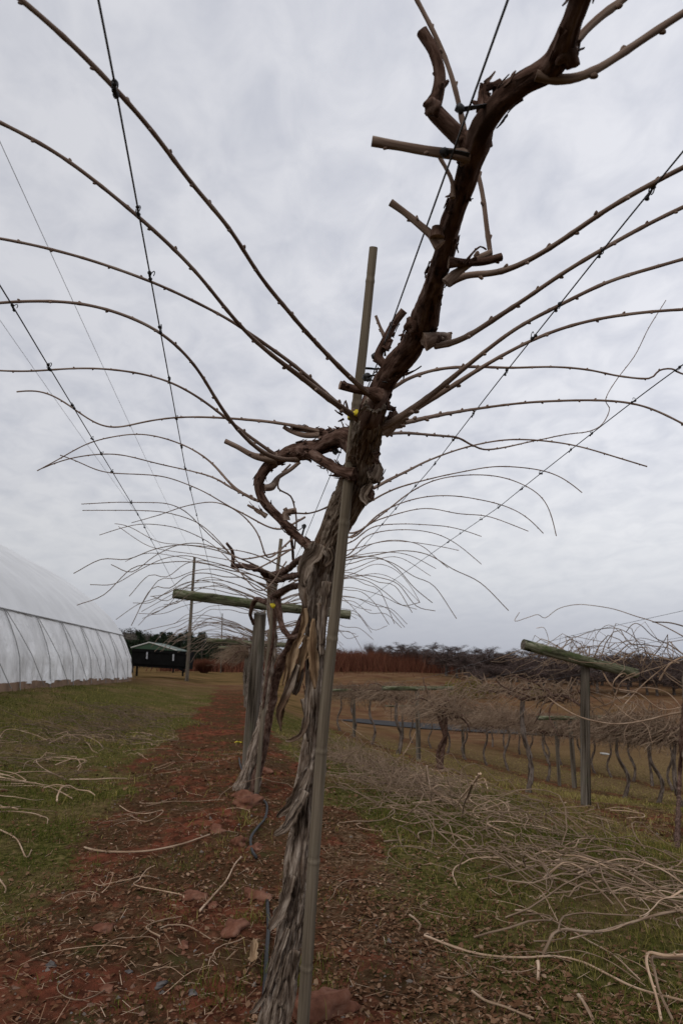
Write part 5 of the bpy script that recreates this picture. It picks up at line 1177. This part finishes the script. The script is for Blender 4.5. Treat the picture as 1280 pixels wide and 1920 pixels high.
# small evergreen bushes in the far field
for n_, (u, v, s) in enumerate(((862, 1312, 1.1), (888, 1316, 1.2), (838, 1308, .9), (915, 1314, .8), (1000, 1318, .8))):
    p = onG(u, v) if False else None
    q_ = D2P(u, 1240, 66); g_ = zgf(q_[0], q_[1]); cs = [(q_[0]+r9.normal()*.4, q_[1]+r9.normal()*.4, g_+.3+r9.random()*1.1*s) for _ in range(9)]
    mb = MB(); leafcloud(mb, cs, np.full((9, 3), .45*s), 900, .12, r9); tag(mb.build('evergreen_bush', M['bushgreen'], smooth=False), ['yellow-green bush, middle of the close trio in the far field', 'biggest yellow-green bush, at the right of the close trio', 'small yellow-green bush at the left of the close trio', 'low yellow-green bush a little right of the trio', 'lone yellow-green bush behind the leaning crossbar'][n_], 'bush', 'yellow-green bushes before the orchard')

# ================================================================ ground cover
def scatter(n, f):  # f(rng,n)->X,Y
    X, Y = f(n); return X, Y, zg(X, Y)
def in_view(X, Y, margin=1.08):
    q = X*0; cx = X*cos(YAW)-Y*sin(YAW); cy = X*sin(YAW)+Y*cos(YAW); return (cy > 1.8) & (np.abs(cx) < (cy+.6)*.52*margin+.4)
def sample_view(n, d0, d1):
    D = np.sqrt(rng.random(n)*(d1**2-d0**2)+d0**2) if False else d0*(d1/d0)**rng.random(n)
    c = (rng.random(n)*2-1)*(D*.56+.5); X = c*cos(YAW)+D*sin(YAW); Y = -c*sin(YAW)+D*cos(YAW); return X, Y
def grass_at(n, d0, d1, hgt, wid, thr):
    X, Y = sample_view(n, d0, d1); sm = soilmask(X, Y); lit = np.exp(-((X-.65)/.4)**2)*.6
    nz_ = fbm(X*2.2, Y*2.2, 7, 3); keep = (rng.random(n) > np.clip(sm*1.1+lit*.8+nz_*.45-.9*(fbm(X*3.1+7, Y*3.1, 3, 3) > .62), 0, .97)); X, Y = X[keep], Y[keep]; n = len(X)
    Z = zg(X, Y); D = np.hypot(X, Y); hh = hgt*(.4+rng.random(n)*.9)*(.75+.25*fbm(X*1.1, Y*1.1, 2, 2)+1.5*np.clip(fbm(X*4.5, Y*4.5, 12, 2)-.15, 0, 1)); a = rng.random(n)*2*pi; w_ = wid*(.6+.8*rng.random(n)); b = np.stack([np.cos(a), np.sin(a), 0*a], -1)*w_[:, None]
    base = np.stack([X, Y, Z-.004], -1); ln = rng.normal(size=(n, 2))*.5; mid = base+np.concatenate([ln*hh[:, None]*.35, (hh*.6)[:, None]], 1); tip = base+np.concatenate([ln*hh[:, None]*1.1, (hh*.9)[:, None]], 1)
    V = np.stack([base-b, base+b, mid+b*.7, mid-b*.7, tip], 1).reshape(-1, 3); k = np.arange(n)*5
    dry = np.clip(.42+.3*fbm(X*.9, Y*.9, 5, 3)+.3*rng.normal(size=n)*.9+.10*sst(6, 16, D)+.30*sst(2.4, 4.2, X), 0, 1); rv = np.repeat(dry, 5)
    return V, np.stack([k, k+1, k+2, k+3], -1), np.stack([k+3, k+2, k+4], -1), np.stack([rv]*3, -1)
mb = MB()
mb.add(*grass_at(60000, 2.3, 6, .035, .0013, 0)); mb.add(*grass_at(60000, 4.5, 14, .045, .0024, 0)); mb.add(*grass_at(30000, 10, 32, .06, .006, 0))
tag(mb.build('grass', M['grass'], origin=(0, 0, 0), smooth=False), 'short dull winter grass with straw-coloured blades', 'grass', kind='stuff')
# leaf litter
def leaves(n, X, Y, size):
    Z = zg(X, Y)+.004+.006*rng.random(n); a = rng.random(n)*2*pi; s = size*(.4+rng.random(n)); t1_ = np.stack([np.cos(a), np.sin(a), rng.normal(size=n)*.25], -1)*s[:, None]; t2_ = np.stack([-np.sin(a), np.cos(a), rng.normal(size=n)*.3], -1)*(s*(.45+.3*rng.random(n)))[:, None]
    c = np.stack([X, Y, Z], -1); up_ = np.array([0, 0, 1.0]); cu = (s*rng.uniform(-.1, .5, n))[:, None]*up_
    V = np.stack([c-t1_, c-t1_*.3-t2_+cu, c+t1_*.5-t2_*.8+cu*.6, c+t1_*1.1, c+t1_*.4+t2_+cu*1.1, c-t1_*.4+t2_*.9+cu*.4], 1).reshape(-1, 3); k = np.arange(n)*6
    rv = np.repeat(np.clip(rng.beta(2, 2.6, n), 0, 1), 6); return V, np.vstack([np.stack([k, k+1, k+2, k+5], -1), np.stack([k+5, k+2, k+3, k+4], -1)]), None, np.stack([rv]*3, -1)
X, Y = sample_view(70000, 2.2, 8); dens = np.exp(-((X-.8)/.5)**2)+.5*np.exp(-((X+.6)/.7)**2)*np.exp(-((Y-3.6)/.6)**2)+.30+.25*soilmask(X, Y)*(fbm(X*2, Y*2, 1, 2) > .1)
k = rng.random(len(X)) < dens*.5*(.55+.9*(fbm(X*3, Y*3, 2, 3) > -.1)); X, Y = X[k], Y[k]
mb = MB(); mb.add(*leaves(len(X), X, Y, .0095)); X, Y = sample_view(6000, 6, 20); k = rng.random(len(X)) < .5; mb.add(*leaves(int(k.sum()), X[k], Y[k], .022))
tag(mb.build('leaf_litter', M['litter'], origin=(0, 0, 0), smooth=False), 'brown dead leaves scattered over soil and grass', 'dead leaves', kind='stuff')
# straw bits
X, Y = sample_view(5200, 2.2, 12); n = len(X); Z = zg(X, Y)+.006; a = rng.random(n)*pi; s = .03*(.4+rng.random(n)); t_ = np.stack([np.cos(a), np.sin(a), rng.normal(size=n)*.12], -1)*s[:, None]; w_ = np.stack([-np.sin(a), np.cos(a), 0*a], -1)*.0012; c = np.stack([X, Y, Z], -1)
V = np.stack([c-t_-w_, c-t_+w_, c+t_+w_+np.array([0, 0, .004]), c+t_-w_+np.array([0, 0, .004])], 1).reshape(-1, 3); k = np.arange(n)*4; rv = np.repeat(.6+.4*rng.random(n), 4); mb = MB(); mb.add(V, np.stack([k, k+1, k+2, k+3], -1), None, np.stack([rv]*3, -1)); tag(mb.build('straw', M['litter'], origin=(0, 0, 0), smooth=False), 'short bits of pale straw strewn over the ground', 'straw', kind='stuff')
# clods and gravel
octv = np.array([(1, 0, 0), (.3, .95, 0), (-.8, .6, 0), (-.8, -.6, 0), (.3, -.95, 0), (.1, .1, .75), (-.1, 0, -.4)]); octt = []
for q_ in range(5): octt += [(q_, (q_+1) % 5, 5), ((q_+1) % 5, q_, 6)]
X, Y = sample_view(42000, 2.2, 9); k = (soilmask(X, Y) > .4) & (rng.random(len(X)) < .9*(.35+.65*(fbm(X*1.6, Y*1.6, 8, 3) > -.1))); X, Y = X[k], Y[k]; n = len(X); s = .0034*np.exp(np.clip(rng.normal(size=n)*.65, -2, 1.35)); a = rng.random(n)*6.28
V = octv[None]*(1+.35*rng.normal(size=(n, 7, 1)))*s[:, None, None]; V = np.stack([V[..., 0]*np.cos(a)[:, None]-V[..., 1]*np.sin(a)[:, None], V[..., 0]*np.sin(a)[:, None]+V[..., 1]*np.cos(a)[:, None], V[..., 2]], -1)+np.stack([X, Y, zg(X, Y)], -1)[:, None]
rv = np.repeat(rng.random(n), 7); mb = MB(); mb.add(V, None, (np.array(octt)[None]+(np.arange(n)*7)[:, None, None]).reshape(-1, 3), np.stack([rv]*3, -1)); tag(mb.build('gravel', M['clod'], origin=(0, 0, 0), smooth=False), 'small red clods and grey pebbles on the bare soil', 'gravel', kind='stuff')
# larger stones
ST = [(360, 1688, 20, 'rust-red stone among leaf litter left of the trunk'), (440, 1755, 25, 'rounded red stone below the pale twig beside the trunk'), (480, 1688, 22, 'angular orange-red stone close to the trunk, next to the hose'), (468, 1522, 26, 'flat pinkish stone just below the second vine'), (405, 1568, 18, 'small red stone between the hose and the dry twigs'), (600, 1915, 50, 'big flat red rock at the foot of the bamboo stake'), (478, 1602, 14, 'small stone touching the bend of the black hose'), (455, 1500, 20, 'wide low stone beside the foot of the second vine'), (448, 1594, 16, 'red stone left of the hose bend'), (498, 1455, 14, 'stone right of the second vine foot'), (195, 1758, 15, 'brownish stone in the soil at lower left'), (345, 1790, 13, 'low stone lying left of the rounded red stone'), (95, 1830, 9, 'small blue-grey stone at the lower left'), (400, 1705, 10, 'little round stone between two red stones'), (200, 1870, 12, 'pale red stone near the bottom left'), (300, 1862, 10, 'dark grey stone at the bottom beside a pale twig'), (360, 1865, 9, 'little grey stone near the bottom centre-left'), (240, 1835, 8, 'slate-grey chip on the soil, lower left')]
for n_, (u, v, s, lab) in enumerate(ST):
    p = onG(u, v); D = float((p-C0)@f_); r = s/FPX*D; mb = MB(); blob(mb, p+np.array([0, 0, r*.12]), r, n_+.5, .55, 22, 15, (1.15, .85, .55), ang=n_*1.3)
    V = mb.v[0]; V += r*.10*np.stack([fbm(V[:, 0]/r*2.5, V[:, 1]/r*2.5, V[:, 2]/r*2.5+k_, 3) for k_ in range(3)], -1)
    tag(mb.build('stone', M['greystone' if 'grey' in lab else 'stone'], origin=p), lab, 'stone', 'loose stones on the soil')
# hose
hp = [onG(u, v, .012) for u, v in ((448, 1425), (452, 1448), (468, 1470), (483, 1492), (499, 1518), (497, 1540), (482, 1562), (470, 1582), (472, 1604), (480, 1616))]
h2 = [onG(480, 1625, -.03), onG(494, 1655, -.03), onG(500, 1686, .0), onG(502, 1715, .014), onG(503, 1750, .014), onG(500, 1800, .014), onG(497, 1850, .014), onG(492, 1930, .014)]
mb = MB(); Q, _ = resample(hp+h2, .02); tube(mb, Q, .008, 12); tag(mb.build('irrigation_hose', M['hose']), 'black irrigation hose snaking along the vine row, partly buried', 'hose')
# chip of pale bark
m2 = MB(); p = onG(473, 1825, .012); q_ = onG(478, 1785, .03); ribbon(m2, [p, (p+q_)/2+np.array([0, 0, .012]), q_], [.03, .026, .014], .004, (0, -.6, 1), .3); tag(m2.build('bark_chip', M['bark_inner']), 'pale tan chip of bark lying left of the trunk foot', 'bark chip')

# ---------------------------------------------------------------- pruned canes on the ground
def gcane(px, r0, r1, lab, hs=None, m='cane_dead'):
    P = []
    for n_, (u, v) in enumerate(px):
        h_ = .015 if hs is None else hs[n_]
        P.append(onG(u, v, h_))
    mb = MB(); cane_mesh(mb, P, r0, r1, True, .06, len(px), kinky=True); tag(mb.build('pruned_cane', M[m]), lab, 'cane', 'cut canes lying on the ground')
gcane([(1300,1708),(1240,1722),(1180,1738),(1130,1755),(1095,1762),(1060,1762),(1038,1768),(1028,1785),(1018,1805)], .0085, .0075, 'stout pale cane bent like a hook, lying on grass at lower right', [.06,.06,.05,.05,.06,.08,.09,.06,.02])
gcane([(795,1768),(840,1782),(890,1792),(940,1800),(990,1808),(1040,1812),(1090,1822),(1140,1842),(1200,1865),(1290,1895)], .0060, .0050, 'long knobbly cane running to the bottom right corner')
gcane([(1008,1816),(1010,1830),(1009,1852)], .0080, .0075, 'short thick forked end piece below the long knobbly cane', [.05,.035,.02])
gcane([(968,1615),(1000,1632),(1040,1650),(1090,1668),(1140,1678),(1200,1668),(1290,1655)], .0070, .0055, 'thick straight cane slanting down to the right pile')
gcane([(1290,1805),(1245,1802),(1218,1798),(1212,1815),(1220,1850),(1232,1890),(1240,1930)], .0075, .006, 'pale cane doubled back in a sharp bend at the lower right edge', [.12,.13,.13,.12,.08,.04,.02])
gcane([(1290,1812),(1240,1806),(1222,1808),(1228,1835),(1238,1880),(1262,1930)], .0070, .006, 'inner cane of the sharply bent pair at the lower right edge', [.1,.11,.11,.09,.05,.02])
gcane([(975,1600),(985,1598),(1000,1608),(1022,1620),(1034,1645),(1030,1670),(1010,1692)], .006, .004, 'curly cane with a hooked tip above the thick slanting cane')
gcane([(1000,1540),(1040,1575),(1100,1610),(1160,1650),(1220,1690),(1290,1720)], .0055, .004, 'slender cane crossing the right brush pile diagonally')
gcane([(1120,1510),(1130,1550),(1150,1600),(1180,1635),(1250,1660)], .0055, .004, 'cane dropping from the pile below the nearest right post')
gcane([(768,1724),(780,1735),(788,1748),(784,1757)], .006, .005, 'short pale curved piece on the litter right of the stake')
gcane([(375,1715),(385,1700),(405,1680),(425,1655),(440,1632),(452,1615)], .006, .0045, 'straight pale twig propped between the red stones')
gcane([(300,1775),(280,1772),(275,1755),(300,1740),(335,1725),(340,1728)], .0035, .0028, 'thin looped pale twig on the soil at lower left')
gcane([(345,1690),(335,1680),(300,1720)][:2]+[(255,1668),(262,1650),(275,1632),(290,1626)], .0035, .0028, 'thin bent twig on the leaf litter left of the red stones')
gcane([(300,1760),(320,1752),(355,1758),(395,1770)], .0035, .0028, 'thin wavy pale twig left of the rounded red stone')
gcane([(225,1510),(245,1518),(275,1530),(305,1525),(295,1540),(270,1545),(240,1522)], .0035, .0025, 'curled bleached twig on bare soil at centre left')
gcane([(275,1511),(320,1512),(365,1513),(420,1514)], .004, .003, 'long straight thin twig lying flat on the soil')
gcane([(885,1870),(910,1890),(950,1905),(1000,1925)], .006, .005, 'cane running off the bottom edge right of the stake')
gcane([(1085,1880),(1095,1900),(1112,1930)], .008, .007, 'thick pale cane end poking in from the bottom edge')
gcane([(965,1714),(1000,1720),(1050,1745),(1100,1775),(1150,1810),(1200,1850)], .005, .004, 'straight thin cane crossing beneath the hooked pale cane')
gcane([(820,1530),(840,1545),(850,1570),(855,1582)], .006, .004, 'right one of two short arching pale canes near mid-ground', [.02,.08,.06,.01])
gcane([(790,1540),(805,1548),(812,1570),(815,1582)], .005, .004, 'left one of two short arching pale canes near mid-ground', [.02,.07,.05,.01])
gcane([(720,1582),(760,1578),(800,1583),(840,1580)], .006, .004, 'straight cane at the foot of the two short arches')
gcane([(885,1470),(878,1485),(872,1500),(868,1515),(866,1535)], .009, .006, 'pale cane standing out of the brush, right of a similar one', [.45,.35,.25,.12,.0])
gcane([(900,1448),(880,1475),(862,1500),(855,1512)], .009, .006, 'pale leaning cane standing out of the brush, left of its twin', [.5,.35,.2,.0])
gcane([(800,1436),(805,1470),(808,1490),(806,1508)], .009, .006, 'pale upright cane piece by the brush heap foot', [.3,.2,.1,.0])
gcane([(640,1350),(668,1372),(700,1395),(712,1398)], .012, .008, 'stout cane leaning on the brush right of the bamboo stake', [.5,.35,.15,.02])
gcane([(780,1370),(765,1400),(750,1420),(728,1440)], .012, .008, 'stout pale cane leaning against the grey post', [.5,.35,.15,.02])
gcane([(0,1457),(45,1465),(80,1470),(110,1485),(135,1500)][::1], .008, .006, 'thick pale cane on the grass near the left frame edge')
gcane([(0,1640),(12,1655),(10,1665)], .006, .004, 'small pale curved piece at the left frame edge')
gcane([(0,1560),(30,1575),(50,1600),(60,1590)], .006, .005, 'arched pale cane low on the left frame edge')
def wander(rr_, L_, lift, curl):
    n = 10; h_ = rr_.uniform(0, 6.28); p_ = np.array([0., 0., 0.]); P = []; k = rr_.choice((-1, 1))*rr_.uniform(.35, 1)*curl; ph = rr_.uniform(0, 6)
    a0 = rr_.uniform(.3, 1)*lift
    for i_ in range(n):
        t = i_/(n-1); P.append(p_+np.array([0, 0, .012+a0*sin(pi*t*rr_.uniform(.8, 1.2))*(.6+.4*sin(3*t+ph))])); h_ += k/n*rr_.uniform(.3, 1.8)+rr_.uniform(-.18, .18); p_ = p_+np.array([cos(h_), sin(h_), 0])*L_/n
    P = np.array(P); P -= np.array([P[:, 0].mean(), P[:, 1].mean(), 0]); P[:, 2] = np.maximum(P[:, 2], .006); return P
rr = random.Random(61); variants = []
for k in range(26):
    mb = MB(); Lh = rr.uniform(.35, 1.25); P = wander(rr, Lh, rr.choice((.03, .10, .2)), rr.choice((1.5, 3.5, 5.5))); r = rr.uniform(.0028, .0066); Q, R = resample(P, .03, np.linspace(r, r*.6, len(P))); tube(mb, Q, R, 6)
    if rr.random() < .5:
        q0 = P[4]; a = rr.uniform(0, 6.28); l_ = rr.uniform(.1, .35); tube(mb, resample([q0, q0+np.array([cos(a), sin(a), .15])*l_*.5, q0+np.array([cos(a+.5), sin(a+.5), .0])*l_], .03, None)[0], r*.6, 5)
    me = mb.build('pruned_cane', M['cane_dead'], origin=(0, 0, 0)); variants.append(me)
usedv = set(); n_ = 0
def place_cane(X, Y, lab, grp, sc=1):
    k = rr.randrange(len(variants)); o = variants[k]
    if k in usedv: o = o.copy(); col.objects.link(o)
    usedv.add(k)
    e_ = .2; gx = (zgf(X+e_, Y)-zgf(X-e_, Y))/(2*e_); gy = (zgf(X, Y+e_)-zgf(X, Y-e_))/(2*e_)
    from mathutils import Vector, Quaternion
    nq = Vector((0, 0, 1)).rotation_difference(Vector((-gx, -gy, 1)).normalized()); rz2 = Quaternion((0, 0, 1), rr.uniform(0, 6.28))
    o.rotation_mode = 'QUATERNION'; o.rotation_quaternion = nq @ rz2; o.location = (X, Y, zgf(X, Y)+rr.uniform(0, .02)); s = sc*rr.uniform(.8, 1.2); o.scale = (s, s, s)
    tag(o, lab, 'cane', grp)
def zone(n, f, lab, grp, sc=1):
    c = 0
    while c < n:
        X, Y = f(rr); 
        if abs((X*cos(YAW)-Y*sin(YAW))) < (X*sin(YAW)+Y*cos(YAW))*.56+.3: place_cane(X, Y, lab, grp, sc); c += 1
zone(115, lambda r: (r.gauss(2.15, .55), r.uniform(3.0, 9.5)), 'cut tan cane in the brush strewn between the two rows', 'cut canes in the right-hand brush')
zone(75, lambda r: (r.gauss(-2.2, .7), r.uniform(4.2, 13)), 'cut tan cane on the grass in front of the greenhouse', 'cut canes on the left-hand grass')
zone(40, lambda r: (r.uniform(-.9, .1), r.uniform(2.6, 9)), 'short bleached twig on the bare red soil', 'twigs on the red soil', .42)
zone(26, lambda r: (r.uniform(.5, 1.5), r.uniform(2.5, 6)), 'short bleached twig on the leaf litter right of the stake', 'twigs on the leaf litter', .42)
# the rest of the brush as one mass
def brush(mb, n, f, r=.004, Ls=(.4, 1.4), lift=.18, sides=4):
    for k in range(n):
        X, Y = f(rr); P = wander(rr, rr.uniform(*Ls), lift, 5.5); P[:, 0] += X; P[:, 1] += Y; P[:, 2] += zg(P[:, 0], P[:, 1])
        if abs((X*cos(YAW)-Y*sin(YAW))) < (X*sin(YAW)+Y*cos(YAW))*.58+.5: tube(mb, P, np.linspace(r, r*.55, len(P)), sides, False)
mb = MB(); brush(mb, 190, lambda r: (r.gauss(2.1, .5), r.uniform(3.8, 13)), .0034)
brush(mb, 230, lambda r: (r.gauss(1.7, .35), r.uniform(6.5, 14)), .004, lift=.45)
brush(mb, 40, lambda r: (r.gauss(2.05, .45), r.uniform(2.9, 5.6)), .0046, lift=.22, sides=5)
brush(mb, 30, lambda r: (r.gauss(1.75, .3), r.uniform(4.5, 8)), .0046, lift=.3, sides=5)
brush(mb, 550, lambda r: (r.gauss(2.2, .7), r.uniform(3.2, 12)), .0016, Ls=(.12, .5), lift=.08, sides=3)
tag(mb.build('cane_brush', M['cane_tan'], origin=(0, 0, 0)), 'low tangle of thin cut canes between the near and right-hand rows', 'brush', kind='stuff')
mb = MB(); brush(mb, 110, lambda r: (r.gauss(-2.6, .7), r.uniform(7, 17)), .0038, lift=.2)
brush(mb, 500, lambda r: (r.gauss(-2.6, .8), r.uniform(6, 16)), .002, Ls=(.12, .5), lift=.1, sides=3)
brush(mb, 120, lambda r: (r.gauss(-2.2, .6), r.uniform(11, 18)), .006, lift=.2)
tag(mb.build('cane_brush', M['cane_tan'], origin=(0, 0, 0)), 'low tangle of thin cut canes on the grass beside the greenhouse', 'brush', kind='stuff')
# small lying sign plate seen in the valley grass
p = onG(1133, 1415); mb = MB(); box(mb, p+np.array([0, 0, .05]), (.34, .22, .05), ry=.1); tag(mb.build('white_tray', M['white'], smooth=False), 'small white tray lying on the grass below the lower row', 'tray')
